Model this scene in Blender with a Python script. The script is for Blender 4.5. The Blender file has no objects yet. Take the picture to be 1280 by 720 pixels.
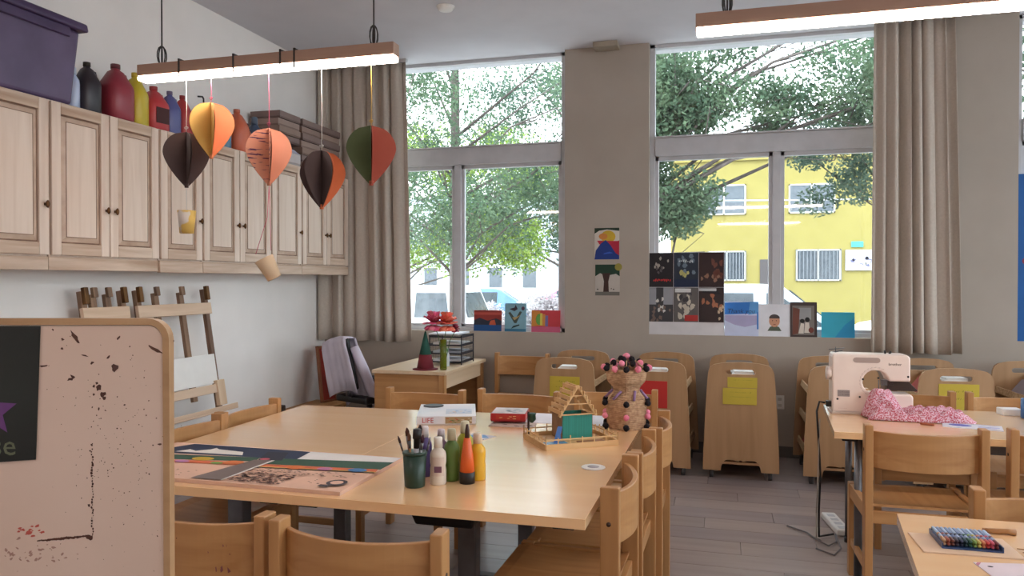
import bpy, math, random
import numpy as np
from mathutils import Vector, Matrix
random.seed(7); rng = np.random.default_rng(7)
R = math.radians; PI = math.pi
scene = bpy.context.scene; COL = scene.collection
# ---------------------------------------------------------------- camera
cd = bpy.data.cameras.new('camera'); cam = bpy.data.objects.new('camera', cd); COL.objects.link(cam)
cd.sensor_width = 36; cd.lens = 36*950/1280; cd.clip_start = .05; cd.clip_end = 400
cam.location = (0, 0, 1.45); cam.rotation_euler = (R(90-.603), 0, R(15.6)); scene.camera = cam
# ---------------------------------------------------------------- sky, sun, exposure
w = bpy.data.worlds.new('sky'); scene.world = w; w.use_nodes = True
bg = w.node_tree.nodes['Background']; bg.inputs[0].default_value = (.86, .93, 1, 1); bg.inputs[1].default_value = 2.7
sl = bpy.data.lights.new('sun', 'SUN'); sl.energy = 0.7; sl.angle = R(.6); sl.color = (1, .95, .86)
sun = bpy.data.objects.new('sun', sl); COL.objects.link(sun)
sun.rotation_euler = Vector((-.35, -.62, .85)).to_track_quat('Z', 'Y').to_euler()
LAMP_L = 15.0
scene.view_settings.view_transform = 'Standard'; scene.view_settings.look = 'None'
scene.view_settings.gamma = 1; scene.view_settings.exposure = 1.42; scene.view_settings.use_curve_mapping = False
# ---------------------------------------------------------------- materials
def lin(c):
    return tuple(((v/255)/12.92 if v/255 <= .04045 else ((v/255+.055)/1.055)**2.4) for v in c)
MC = {}
def mat(name, c, c2=None, rough=.6, scale=8, stretch=(1, 1, 1), bump=0, metal=0, emit=0, spec=.5, detail=3, dist=0, trans=0, alpha=1, sharp=None):
    """procedural surface: noise blend of two sRGB colours"""
    if name in MC: return MC[name]
    m = bpy.data.materials.new(name); m.use_nodes = True; nt = m.node_tree; b = nt.nodes['Principled BSDF']
    c = lin(c); c2 = lin(c2) if c2 else tuple(v*.86 for v in c)
    tc = nt.nodes.new('ShaderNodeTexCoord'); mp = nt.nodes.new('ShaderNodeMapping'); mp.inputs['Scale'].default_value = stretch
    n = nt.nodes.new('ShaderNodeTexNoise'); n.inputs['Scale'].default_value = scale; n.inputs['Detail'].default_value = detail; n.inputs['Distortion'].default_value = dist
    r = nt.nodes.new('ShaderNodeValToRGB'); lo, hi = sharp or (.32, .68)
    r.color_ramp.elements[0].position = lo; r.color_ramp.elements[1].position = hi
    r.color_ramp.elements[0].color = (*c2, 1); r.color_ramp.elements[1].color = (*c, 1)
    L = nt.links.new
    L(tc.outputs['Object'], mp.inputs[0]); L(mp.outputs[0], n.inputs['Vector']); L(n.outputs[0], r.inputs[0]); L(r.outputs[0], b.inputs['Base Color'])
    b.inputs['Roughness'].default_value = rough; b.inputs['Metallic'].default_value = metal; b.inputs['Specular IOR Level'].default_value = spec
    if bump:
        bp = nt.nodes.new('ShaderNodeBump'); bp.inputs['Strength'].default_value = bump; bp.inputs['Distance'].default_value = .01
        L(n.outputs[0], bp.inputs['Height']); L(bp.outputs[0], b.inputs['Normal'])
    if emit:
        b.inputs['Emission Color'].default_value = (*c, 1); b.inputs['Emission Strength'].default_value = emit
    if trans: b.inputs['Transmission Weight'].default_value = trans
    if alpha < 1: b.inputs['Alpha'].default_value = alpha
    MC[name] = m; return m
def wood(name, c, c2, axis='z', rough=.45, scale=6):
    st = {'x': (.6, 9, 9), 'y': (9, .6, 9), 'z': (9, 9, .6)}[axis]
    return mat(name, c, c2, rough=rough, scale=scale/3, stretch=st, bump=.02, dist=.6, detail=5)
def glass_mat():
    m = bpy.data.materials.new('window_glass'); m.use_nodes = True; nt = m.node_tree; nt.nodes.clear()
    o = nt.nodes.new('ShaderNodeOutputMaterial'); mx = nt.nodes.new('ShaderNodeMixShader'); t = nt.nodes.new('ShaderNodeBsdfTransparent'); g = nt.nodes.new('ShaderNodeBsdfGlossy')
    n = nt.nodes.new('ShaderNodeTexNoise'); n.inputs['Scale'].default_value = 2; mr = nt.nodes.new('ShaderNodeMapRange'); mr.inputs[3].default_value = .03; mr.inputs[4].default_value = .07
    g.inputs['Roughness'].default_value = .03; t.inputs[0].default_value = (.95, .98, .98, 1)
    L = nt.links.new; L(n.outputs[0], mr.inputs[0]); L(mr.outputs[0], mx.inputs[0]); L(t.outputs[0], mx.inputs[1]); L(g.outputs[0], mx.inputs[2]); L(mx.outputs[0], o.inputs[0])
    return m
GLASS = glass_mat()
def leaf_mat(name, c, c2):
    m = bpy.data.materials.new(name); m.use_nodes = True; nt = m.node_tree; nt.nodes.clear(); L = nt.links.new
    o = nt.nodes.new('ShaderNodeOutputMaterial'); mx = nt.nodes.new('ShaderNodeMixShader'); d = nt.nodes.new('ShaderNodeBsdfDiffuse'); t = nt.nodes.new('ShaderNodeBsdfTranslucent')
    n = nt.nodes.new('ShaderNodeTexNoise'); n.inputs['Scale'].default_value = 3; r = nt.nodes.new('ShaderNodeValToRGB')
    r.color_ramp.elements[0].position = .35; r.color_ramp.elements[1].position = .65
    r.color_ramp.elements[0].color = (*lin(c2), 1); r.color_ramp.elements[1].color = (*lin(c), 1); mx.inputs[0].default_value = .4
    tc = nt.nodes.new('ShaderNodeTexCoord'); L(tc.outputs['Object'], n.inputs['Vector'])
    L(n.outputs[0], r.inputs[0]); L(r.outputs[0], d.inputs[0]); L(r.outputs[0], t.inputs[0]); L(d.outputs[0], mx.inputs[1]); L(t.outputs[0], mx.inputs[2]); L(mx.outputs[0], o.inputs[0])
    return m
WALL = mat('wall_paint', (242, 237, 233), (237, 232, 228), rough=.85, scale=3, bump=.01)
WALLB = mat('shaded_wall_paint', (173, 162, 151), (168, 157, 146), rough=.85, scale=3, bump=.01)  # darker than WALL: shade of the window wall put into its colour
CEIL = mat('ceiling_paint', (210, 209, 216), (204, 203, 210), rough=.9, scale=3)
BIR = {a: wood('birch_'+a, (190, 142, 92), (168, 118, 70), a, .42) for a in 'xyz'}
TOP = wood('maple_laminate', (248, 204, 154), (243, 196, 144), 'x', .22, 3)
PLY = wood('birch_ply', (178, 140, 102), (164, 126, 88), 'z', .5)
PLYE = wood('ply_edge', (216, 186, 146), (170, 128, 86), 'x', .5, 20)
CAB = wood('whitewashed_wood', (226, 208, 192), (212, 190, 172), 'z', .5, 7)
CABX = wood('whitewashed_rail', (214, 192, 172), (176, 146, 122), 'y', .5, 7)
GLAZE = mat('brown_glaze', (150, 120, 100), (112, 84, 68), rough=.6, scale=12)
BRASS = mat('aged_brass', (120, 84, 48), (90, 60, 36), rough=.4, metal=.8)
BLACK = mat('black_plastic', (28, 26, 28), (20, 18, 20), rough=.45)
WHITE = mat('white_plastic', (232, 230, 228), (222, 220, 216), rough=.4)
PAPER = mat('white_paper', (238, 236, 232), (228, 226, 222), rough=.8, scale=4)
FRAME = mat('window_frame_aluminium', (196, 196, 200), (186, 186, 190), rough=.4)
METAL = mat('grey_metal', (120, 120, 124), (100, 100, 104), rough=.35, metal=.8)
def paint(c, rough=.5, n=None):
    return mat(n or 'paint_%02x%02x%02x_%d' % (*c, int(rough*10)), c, rough=rough, scale=6)
# ---------------------------------------------------------------- mesh builder
class MB:
    def __init__(s): s.v = []; s.f = []; s.m = []; s.sm = []
    def add(s, vs, fs, mi=0, sm=False, M=None):
        o = len(s.v)
        s.v += [tuple(M @ Vector(p)) if M is not None else tuple(p) for p in vs]
        for f in fs: s.f.append([o+i for i in f]); s.m.append(mi); s.sm.append(sm)
        return s
    def box(s, x0, x1, y0, y1, z0, z1, mi=0, M=None):
        vs = [(x0,y0,z0),(x1,y0,z0),(x1,y1,z0),(x0,y1,z0),(x0,y0,z1),(x1,y0,z1),(x1,y1,z1),(x0,y1,z1)]
        return s.add(vs, [(0,3,2,1),(4,5,6,7),(0,1,5,4),(1,2,6,5),(2,3,7,6),(3,0,4,7)], mi, False, M)
    def bar(s, p, q, wx, wy, mi=0):
        """square-section stick between two points"""
        p, q = Vector(p), Vector(q); d = q-p; M = Matrix.Translation(p) @ d.to_track_quat('Z', 'Y').to_matrix().to_4x4()
        return s.box(-wx/2, wx/2, -wy/2, wy/2, 0, d.length, mi, M)
    def tube(s, pts, r, n=8, mi=0, cap=True, radii=None):
        pts = [Vector(p) for p in pts]; vs = []; fs = []; up = None
        for i, p in enumerate(pts):
            d = (pts[min(i+1, len(pts)-1)] - pts[max(i-1, 0)])
            d = d.normalized() if d.length > 1e-9 else Vector((0, 0, 1))
            if up is None: up = d.orthogonal().normalized()
            up = (up - d*up.dot(d)); up = up.normalized() if up.length > 1e-6 else d.orthogonal().normalized()
            b = d.cross(up); rr = radii[i] if radii else r
            for k in range(n): a = 2*PI*k/n; vs.append(p + (up*math.cos(a)+b*math.sin(a))*rr)
        for i in range(len(pts)-1):
            for k in range(n): fs.append((i*n+k, i*n+(k+1) % n, (i+1)*n+(k+1) % n, (i+1)*n+k))
        if cap: fs.append(tuple(range(n))[::-1]); fs.append(tuple((len(pts)-1)*n+k for k in range(n)))
        return s.add(vs, fs, mi, True)
    def lathe(s, prof, n=20, c=(0, 0, 0), mi=0, sq=None, sm=True, rot=0):
        """profile [(r,z)...] ; sq = superellipse exponent for squarish jugs"""
        vs = []; fs = []
        for r, z in prof:
            for k in range(n):
                a = 2*PI*k/n+rot; ca, sa = math.cos(a), math.sin(a); q = 1
                if sq: q = (abs(ca)**sq+abs(sa)**sq)**(-1/sq)
                vs.append((c[0]+r*ca*q, c[1]+r*sa*q, c[2]+z))
        for i in range(len(prof)-1):
            for k in range(n): fs.append((i*n+k, i*n+(k+1) % n, (i+1)*n+(k+1) % n, (i+1)*n+k))
        fs.append(tuple(range(n))[::-1]); fs.append(tuple((len(prof)-1)*n+k for k in range(n)))
        return s.add(vs, fs, mi, sm)
    def ball(s, c, r, mi=0, n=10, sc=(1, 1, 1), fuzz=0):
        vs = []; fs = []; h = n//2+1
        for i in range(h+1):
            t = PI*i/h
            for k in range(n):
                a = 2*PI*k/n; rr = r*(1+random.uniform(-fuzz, fuzz))
                vs.append((c[0]+rr*sc[0]*math.sin(t)*math.cos(a), c[1]+rr*sc[1]*math.sin(t)*math.sin(a), c[2]+rr*sc[2]*math.cos(t)))
        for i in range(h):
            for k in range(n): fs.append((i*n+k, (i+1)*n+k, (i+1)*n+(k+1) % n, i*n+(k+1) % n))
        return s.add(vs, fs, mi, True)
    def prism(s, pts, d0, d1, plane='xz', mi=0, M=None, sm=False):
        """extrude 2-D outline; plane xz -> depth y, xy -> depth z, yz -> depth x"""
        f3 = {'xz': lambda a, b, d: (a, d, b), 'xy': lambda a, b, d: (a, b, d), 'yz': lambda a, b, d: (d, a, b)}[plane]
        n = len(pts); vs = [f3(a, b, d0) for a, b in pts]+[f3(a, b, d1) for a, b in pts]
        fs = [tuple(range(n)), tuple(range(n, 2*n))[::-1]]+[(i, n+i, n+(i+1) % n, (i+1) % n) for i in range(n)]
        return s.add(vs, fs, mi, sm, M)
    def build(s, name, mats, parent=None, loc=(0, 0, 0), rot=(0, 0, 0), bevel=0, seg=2, **props):
        me = bpy.data.meshes.new(name); me.from_pydata(s.v, [], s.f)
        if not isinstance(mats, (list, tuple)): mats = [mats]
        for m in mats: me.materials.append(m)
        me.polygons.foreach_set('material_index', s.m); me.polygons.foreach_set('use_smooth', s.sm)
        import bmesh
        bm = bmesh.new(); bm.from_mesh(me); bmesh.ops.recalc_face_normals(bm, faces=bm.faces); bm.to_mesh(me); bm.free()
        me.update(); o = bpy.data.objects.new(name, me); COL.objects.link(o)
        o.location = loc; o.rotation_euler = rot
        if parent is not None: o.parent = parent
        if bevel:
            b = o.modifiers.new('bevel', 'BEVEL'); b.width = bevel; b.segments = seg; b.limit_method = 'ANGLE'; b.angle_limit = R(40)
        for k, v in props.items(): o[k] = v
        return o
def tag(o, label=None, cat=None, group=None, kind=None):
    if label: o['label'] = label
    if cat: o['category'] = cat
    if group: o['group'] = group
    if kind: o['kind'] = kind
    return o
def root(name, loc, rz=0, label=None, cat=None, group=None, kind=None, rot=None):
    o = bpy.data.objects.new(name, None); COL.objects.link(o); o.empty_display_size = .05
    o.location = loc; o.rotation_euler = rot or (0, 0, rz)
    return tag(o, label, cat, group, kind)
def copy_tree(o, parent=None):
    c = o.copy(); COL.objects.link(c)
    if parent is not None: c.parent = parent
    for ch in KIDS(o): copy_tree(ch, c)
    return c
def KIDS(o): return [x for x in list(COL.objects) if x.parent == o]
def text_obj(txt, size, m, parent, loc, rot, name='lettering', depth=.0003, shear=0):
    cu = bpy.data.curves.new('t', 'FONT'); cu.body = txt; cu.size = size; cu.extrude = depth; cu.align_x = 'CENTER'; cu.align_y = 'CENTER'; cu.resolution_u = 2; cu.shear = shear
    t = bpy.data.objects.new('t', cu); COL.objects.link(t)
    bpy.context.view_layer.update()
    me = bpy.data.meshes.new_from_object(t.evaluated_get(bpy.context.evaluated_depsgraph_get()))
    bpy.data.objects.remove(t); me.materials.clear(); me.materials.append(m)
    o = bpy.data.objects.new(name, me); COL.objects.link(o); o.location = loc; o.rotation_euler = rot
    if parent is not None: o.parent = parent
    return o
def ell(cx, cy, rx, ry, n=14, a0=0, a1=2*PI): return [(cx+rx*math.cos(a0+(a1-a0)*i/n), cy+ry*math.sin(a0+(a1-a0)*i/n)) for i in range(n if a1-a0 >= 6.28 else n+1)]
def rect(x0, y0, x1, y1): return [(x0, y0), (x1, y0), (x1, y1), (x0, y1)]
def art(name, w, h, base, shapes, loc, rz=0, rot=None, parent=None, th=.003, mrough=.7):
    """flat printed or painted sheet in the local XZ plane, centre bottom at origin, facing -Y; shapes in 0..1 units"""
    mb = MB(); cols = [base]; mb.box(-w/2, w/2, 0, th, 0, h)
    for i, (c, pts) in enumerate(shapes):
        if c not in cols: cols.append(c)
        if i == 0 or c != shapes[i-1][0]: lay = (lay if i else 0)+1
        d = -.00022*lay
        mb.add([((u-.5)*w, d, v*h) for u, v in pts], [tuple(range(len(pts)))], cols.index(c))
    return mb.build(name, [paint(c, mrough) for c in cols], parent, loc, rot or (0, 0, rz))
def blobs(col, n, x0, y0, x1, y1, s, k=6):
    out = []
    for _ in range(n):
        cx, cy = random.uniform(x0, x1), random.uniform(y0, y1)
        out.append((col, [(min(1, max(0, cx+s*random.uniform(.4, 1.2)*math.cos(a*2*PI/k))), min(1, max(0, cy+s*random.uniform(.4, 1.2)*math.sin(a*2*PI/k)))) for a in range(k)]))
    return out
def scribble(col, x0, x1, y, hgt, n=14, t=.012):
    """hand-lettered stroke line"""
    out = []
    x = x0
    while x < x1:
        dx = (x1-x0)/n
        out.append((col, [(x, y+random.uniform(-hgt, 0)), (x+t, y+random.uniform(-hgt, 0)), (x+dx*.8, y+random.uniform(0, hgt)), (x+dx*.8-t, y+random.uniform(0, hgt))]))
        x += dx
    return out
# ================================================================= SETTING
XL, XR, YB, YF, ZC = -3.71, 4.7, 6.57, -3.0, 3.47
WO = [(-3.42, -1.352), (-.62, 1.45), (2.14, 4.21)]   # window openings in the back wall
SILL = .985
fl = MB().box(XL, XR, YF, YB, -.2, -.012).build('floor', mat('floor_grout', (96, 88, 82), rough=.8), kind='structure')
FM = [wood('floor_plank_%d' % i, c, tuple(v-14 for v in c), 'x', .33, 5) for i, c in enumerate([(158, 144, 140), (150, 137, 135), (165, 150, 144), (154, 140, 134)])]
pm = MB().box(-.6+.0015, .6-.0015, -.1+.0015, .1-.0015, -.012, 0)
pl0 = [pm.build('plank', m, fl, (0, 0, 0)) for m in FM]
far = MB(); cnt = 0
for j in range(48):
    y = YB-.1-.2*j; off = [0, .4, .8, .2, .6][j % 5]
    for i in range(-1, 9):
        x = XL+.6+1.2*i-off+.6
        if y > 1.2 and XL+.6 <= x <= XR-.6:
            if cnt < 4: o = pl0[cnt]
            else:
                o = pl0[random.randrange(4)].copy(); COL.objects.link(o)
            o.location = (x, y, 0); cnt += 1
        else:
            a, b = max(XL, x-.598), min(XR, x+.598)
            if b-a > .01 and y > YF: far.box(a, b, max(YF, y-.0985), y+.0985, -.012, 0)
far.build('plank', FM[0], fl, kind='stuff')
MB().box(XL-.3, XR+.3, YF-.3, YB+.35, ZC, ZC+.22).build('ceiling', CEIL, kind='structure')
MB().box(XL-.2, XL, YF-.2, YB+.16, -.2, ZC).build('wall_left', WALL, kind='structure')
WR = [(-1.6, .1), (.55, 3.0), (3.3, 5.9)]          # unseen windows added in the right-hand wall to brighten the left wall
rw = MB().box(XR, XR+.16, YF-.2, YB+.16, -.2, SILL)
for a, b in [(YF-.2, WR[0][0]), (WR[0][1], WR[1][0]), (WR[1][1], WR[2][0]), (WR[2][1], YB+.16)]: rw.box(XR, XR+.16, a, b, SILL, ZC)
rw.build('wall_right', WALL, kind='structure')
MB().box(XL, XR, YF-.2, YF, -.2, ZC).build('wall_front', WALL, kind='structure')
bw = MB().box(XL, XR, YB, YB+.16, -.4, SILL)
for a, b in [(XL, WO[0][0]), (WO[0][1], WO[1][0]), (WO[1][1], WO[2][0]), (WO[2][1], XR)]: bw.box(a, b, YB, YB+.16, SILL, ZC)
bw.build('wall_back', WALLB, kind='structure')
bb = MB()
MB().box(XL, XR, YB-.012, YB, 0, .09).build('baseboard_back', mat('baseboard_grey', (110, 104, 100), rough=.6), kind='structure', bevel=.003)
MB().box(XL, XL+.012, YF, YB-.012, 0, .09).build('baseboard_left', MC['baseboard_grey'], kind='structure', bevel=.003)
for k, (a, b) in enumerate(WO+WR):  # the WR ones are the added, unseen daylight openings
    wn = root('window_%d' % (k+1), ((a+b)/2, YB+.1, SILL) if k < 3 else (XR+.1, (a+b)/2, SILL), 0 if k < 3 else -PI/2, kind='structure'); hw = (b-a)/2; H = ZC-SILL
    t0, t1 = 2.51-SILL, 2.665-SILL; mid = ([-2.375, .415, 3.175][k]-(a+b)/2 if k < 3 else 0)
    f = MB(); f.box(-hw, -hw+.045, -.03, .04, 0, H).box(hw-.045, hw, -.03, .04, 0, H).box(-hw, hw, -.03, .04, 0, .035).box(-hw, hw, -.03, .04, H-.03, H)
    f.build('window_frame', FRAME, wn, bevel=.003)
    MB().box(-hw+.045, hw-.045, -.05, .05, t0, t1).build('transom', FRAME, wn, bevel=.004)
    MB().box(-hw+.045, hw-.045, -.07, .05, t1, t1+.012).build('transom_ledge', FRAME, wn, bevel=.002)
    MB().box(mid-.032, mid+.032, -.035, .04, .035, t0).build('mullion', FRAME, wn, bevel=.003)
    for (u, v) in [(-hw+.045, mid-.032), (mid+.032, hw-.045)]:
        s = MB().box(u, u+.03, -.015, .025, .035, t0).box(v-.03, v, -.015, .025, .035, t0).box(u, v, -.015, .025, t0-.035, t0).box(u, v, -.015, .025, .035, .06)
        s = s.build('sash', FRAME, wn, bevel=.002)
        MB().box(u+.03, v-.03, .003, .007, .06, t0-.035).build('pane', GLASS, s)
    MB().box(-hw+.045, hw-.045, .003, .007, t1+.012, H-.03).build('pane', GLASS, wn)
MB().box(-1.08, -.87, YB-.16, YB-.01, ZC-.045, ZC-.001).build('trim_1', mat('beige_detector', (168, 156, 140), rough=.6), kind='structure', bevel=.006)
sd = root('smoke_detector', (-1.987, 5.294, ZC), 0, 'small round white smoke detector on the ceiling', 'detector')
MB().lathe([(.062, 0), (.062, -.012), (.05, -.03), (.02, -.034)], 20).build('housing', WHITE, sd)
MB().lathe([(.068, 0), (.068, -.006), (.06, -.008)], 20).build('base_plate', WHITE, sd)
so = root('wall_outlet', (.44, YB-.001, .45), 0, 'small white outlet plate low on the back wall between carts', 'outlet')
MB().box(-.035, .035, -.006, 0, -.057, .057).build('cover_plate', WHITE, so, bevel=.002)
for z in (-.025, .025): MB().box(-.015, .015, -.008, -.004, z-.012, z+.012).build('socket', paint((200, 196, 190)), so)
# ================================================================= CURTAINS
def curtain(x0t, x1t, x0b, x1b, label, seed):
    rr = random.Random(seed); n = 150; rows = 16; m = MB(); vs = []; fs = []
    ph = [rr.uniform(0, 6.28) for _ in range(5)]; nf = 7
    for j in range(rows+1):
        t = j/rows; z = ZC-.03-(ZC-.03-.885)*t; a = x0t+(x0b-x0t)*t; b = x1t+(x1b-x1t)*t
        for i in range(n+1):
            s = i/n; amp = .034+.014*math.sin(3*s*PI+ph[0])
            wv = math.sin(2*PI*nf*s+ph[1]+.9*math.sin(4.3*s*PI+ph[2])+.35*t*math.sin(5*s+ph[3])) + .3*math.sin(2*PI*nf*2.1*s+ph[4])*(1-t*.7)
            vs.append((a+(b-a)*s+.012*math.cos(2*PI*nf*s+ph[3]), YB-.12+amp*wv*(.75+.25*t), z+(.006*math.sin(14*s) if j == rows else 0)))
    for j in range(rows):
        for i in range(n): k = j*(n+1)+i; fs.append((k, k+1, k+n+2, k+n+1))
    m.add(vs, fs, 0, True)
    r = root('curtain', ((x0b+x1b)/2, YB-.12, 0), 0, label, 'curtain')
    o = m.build('fabric', mat('taupe_curtain', (196, 184, 172), (188, 176, 164), rough=.9, scale=60, bump=.05), r, (-(x0b+x1b)/2, -(YB-.12), 0))
    sm = o.modifiers.new('s', 'SOLIDIFY'); sm.thickness = .003
    MB().box(x0t-(x0b+x1b)/2, x1t-(x0b+x1b)/2, -.02, .02, ZC-.03, ZC-.001).build('track', FRAME, r)
curtain(-3.68, -2.80, -3.68, -2.74, 'grey taupe curtain in the left corner beside the first window', 3)
curtain(1.10, 1.66, 1.09, 1.72, 'grey taupe curtain over the right end of the middle window', 5)
# ================================================================= PENDANT LIGHTS
HOUS = wood('lamp_housing', (172, 138, 118), (158, 124, 106), 'x', .5)
_b = TOP.node_tree.nodes['Principled BSDF']; _b.inputs['Coat Weight'].default_value = 1; _b.inputs['Coat Roughness'].default_value = .18
DIFF = mat('lamp_diffuser', (255, 236, 224), (255, 236, 224), emit=LAMP_L)
CABLE = mat('dark_cable', (52, 46, 44), rough=.6)
def pendant(x0, y, label, clips=()):
    L = 1.306; r = root('pendant_light', (x0+L/2, y, 2.385), 0, label, 'lamp', None); h = L/2
    MB().box(-h, h, -.03, .03, .022, .075).build('housing', HOUS, r, bevel=.002)
    MB().box(-h+.004, h-.004, -.031, .031, 0, .021).build('diffuser', DIFF, r, bevel=.004)
    for sx in (-h+.115, h-.105):
        MB().tube([(sx, 0, .075), (sx, 0, ZC-2.385)], .0035, 6).build('cable', CABLE, r)
        k = MB()
        for q in range(3):
            a = q*1.1; k.tube([(sx, 0, .078)]+[(sx+(.018+.004*q)*math.sin(u)*math.cos(a), (.018+.004*q)*math.sin(u)*math.sin(a), .115-.045*math.cos(u)) for u in np.linspace(.3, 5.9, 12)]+[(sx, 0, .08)], .003, 5)
        k.build('cable_loop', CABLE, r)
        MB().lathe([(.03, 0), (.03, -.02), (.008, -.03)], 14, (sx, 0, ZC-2.385)).build('ceiling_cup', FRAME, r)
    for cx in clips:
        MB().box(cx-.004, cx+.004, -.033, -.03, -.001, .085).box(cx-.004, cx+.004, -.033, .0, .076, .085).build('clip', CABLE, r)
pendant(-2.656, 3.0, 'long pendant light with paper balloons hanging under it', (-.42, -.13, .11, .18))
pendant(-.107, 3.0, 'long pendant light with no balloons, in front of the middle window')
pendant(2.45, 3.0, 'long pendant light at the right side of the room, near the third window')
pendant(-2.656, 0.0, 'long pendant light behind the viewer, left')
pendant(-.107, 0.0, 'long pendant light above the viewer, middle')
pendant(2.45, 0.0, 'long pendant light behind the viewer, right')
# ================================================================= WALL CABINETS
CX, CZ0, CZ1 = -3.36, 1.572, 2.388
def door_mesh(r, y0, y1, knob_right, big):
    g = .004; y0 += g; y1 -= g; z0 = CZ0-1.572+.008; z1 = CZ1-1.572-.006; st = .058
    d = MB()
    d.box(0, .02, y0, y0+st, z0, z1).box(0, .02, y1-st, y1, z0, z1).box(0, .02, y0+st, y1-st, z0, z0+.065, 1).box(0, .02, y0+st, y1-st, z1-.06, z1, 1)
    d.box(0, .008, y0+st, y1-st, z0+.065, z1-.06, 2)
    o = d.build('door', [CAB, CABX, GLAZE], r, bevel=.004)
    a, b, c, e = y0+st+.008, y1-st-.008, z0+.073, z1-.068; k = .028
    p = MB(); p.add([(.008, a, c), (.008, b, c), (.008, b, e), (.008, a, e), (.017, a+k, c+k), (.017, b-k, c+k), (.017, b-k, e-k), (.017, a+k, e-k)],
                    [(4, 5, 6, 7)], 0)
    p.add([(.008, a, c), (.008, b, c), (.008, b, e), (.008, a, e), (.017, a+k, c+k), (.017, b-k, c+k), (.017, b-k, e-k), (.017, a+k, e-k)],
          [(0, 1, 5, 4), (1, 2, 6, 5), (2, 3, 7, 6), (3, 0, 4, 7)], 1)
    for q in (.004, ):  # thin glazed bead round the raised field
        for (u0, u1, v0, v1) in [(a+k-q, b-k+q, c+k-q, c+k), (a+k-q, b-k+q, e-k, e-k+q), (a+k-q, a+k, c+k, e-k), (b-k, b-k+q, c+k, e-k)]:
            p.box(.014, .0178, u0, u1, v0, v1, 2)
    p.build('raised_panel', [CAB, mat('panel_bevel', (204, 180, 160), (180, 152, 132), rough=.5, scale=10), GLAZE], o)
    ky = y1-.028 if knob_right else y0+.028
    h = MB(); h.lathe([(.004, 0), (.004, .012), (.009, .016), (.011, .022), (.007, .028)], 10)
    h.v = [(.02+z, ky+x, z0+.26+yy*1.9) for x, yy, z in h.v]
    h.build('knob', BRASS, o)
units = [(1.16, 1.95, 2), (1.96, 2.355, 1), (2.365, 2.755, 1), (2.765, 3.147, 1), (3.157, 3.94, 2), (3.952, 4.345, 1), (4.357, 5.145, 2), (5.157, 5.585, 1), (5.597, 6.392, 2)]
names = ['far left of the row, behind the viewer', '', '', 'under the purple bin', 'under the large red paint jug', 'behind the dark brown paper balloon', 'behind the pink patterned paper balloon', 'under the stacked boxes, single door', 'at the end next to the curtain']
names[1] = 'outside the frame, second from the start'; names[2] = 'under the near half of the purple bin'
for i, (a, b, n) in enumerate(units):
    r = root('wall_cabinet', (CX-.02, a, 1.572), 0, 'whitewashed wooden wall cabinet %s' % names[i], 'cabinet', 'whitewashed wall cabinets along the left wall')
    w_ = b-a; D = CX-.02-XL
    MB().box(-D+.001, 0, 0, w_, 0, CZ1-1.572).build('body', CAB, r, bevel=.002)
    if n == 2: door_mesh(r, .0, w_/2, True, 0); door_mesh(r, w_/2, w_, False, 0)
    else: door_mesh(r, 0, w_, True, 0)
    off = .012 if a > 3.95 else 0
    MB().box(-.02+off, .004+off, -.004, w_+.004, -.07-off*.5, 0).build('light_rail', CABX, r, bevel=.003)
# ---------------------------------------------------------------- things on the cabinets
ZT = CZ1
b = root('storage_bin', (-3.5, 2.96, ZT), 0, 'large purple plastic storage bin with lid on the wall cabinets', 'bin')
PUR = mat('purple_plastic', (96, 78, 112), (80, 62, 94), rough=.35, scale=5, sharp=(.3, .7)); PUR2 = mat('dark_purple_plastic', (78, 60, 96), (66, 50, 84), rough=.4)
v = []; zt = .40
mbx = MB()
def taper(mb, x0, x1, y0, y1, z0, z1, g, mi=0):
    mb.add([(x0+g, y0+g, z0), (x1-g, y0+g, z0), (x1-g, y1-g, z0), (x0+g, y1-g, z0), (x0, y0, z1), (x1, y0, z1), (x1, y1, z1), (x0, y1, z1)],
           [(0, 3, 2, 1), (4, 5, 6, 7), (0, 1, 5, 4), (1, 2, 6, 5), (2, 3, 7, 6), (3, 0, 4, 7)], mi); return mb
taper(mbx, -.19, .15, -.38, .38, 0, zt, .03).build('tub', PUR, b, bevel=.02, seg=3)
taper(MB(), -.2, .175, -.405, .405, zt, zt+.045, -.005).build('lid', PUR2, b, bevel=.012, seg=3)
MB().box(.15, .165, -.3, .3, zt-.05, zt).build('rim', PUR2, b, bevel=.005)
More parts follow.
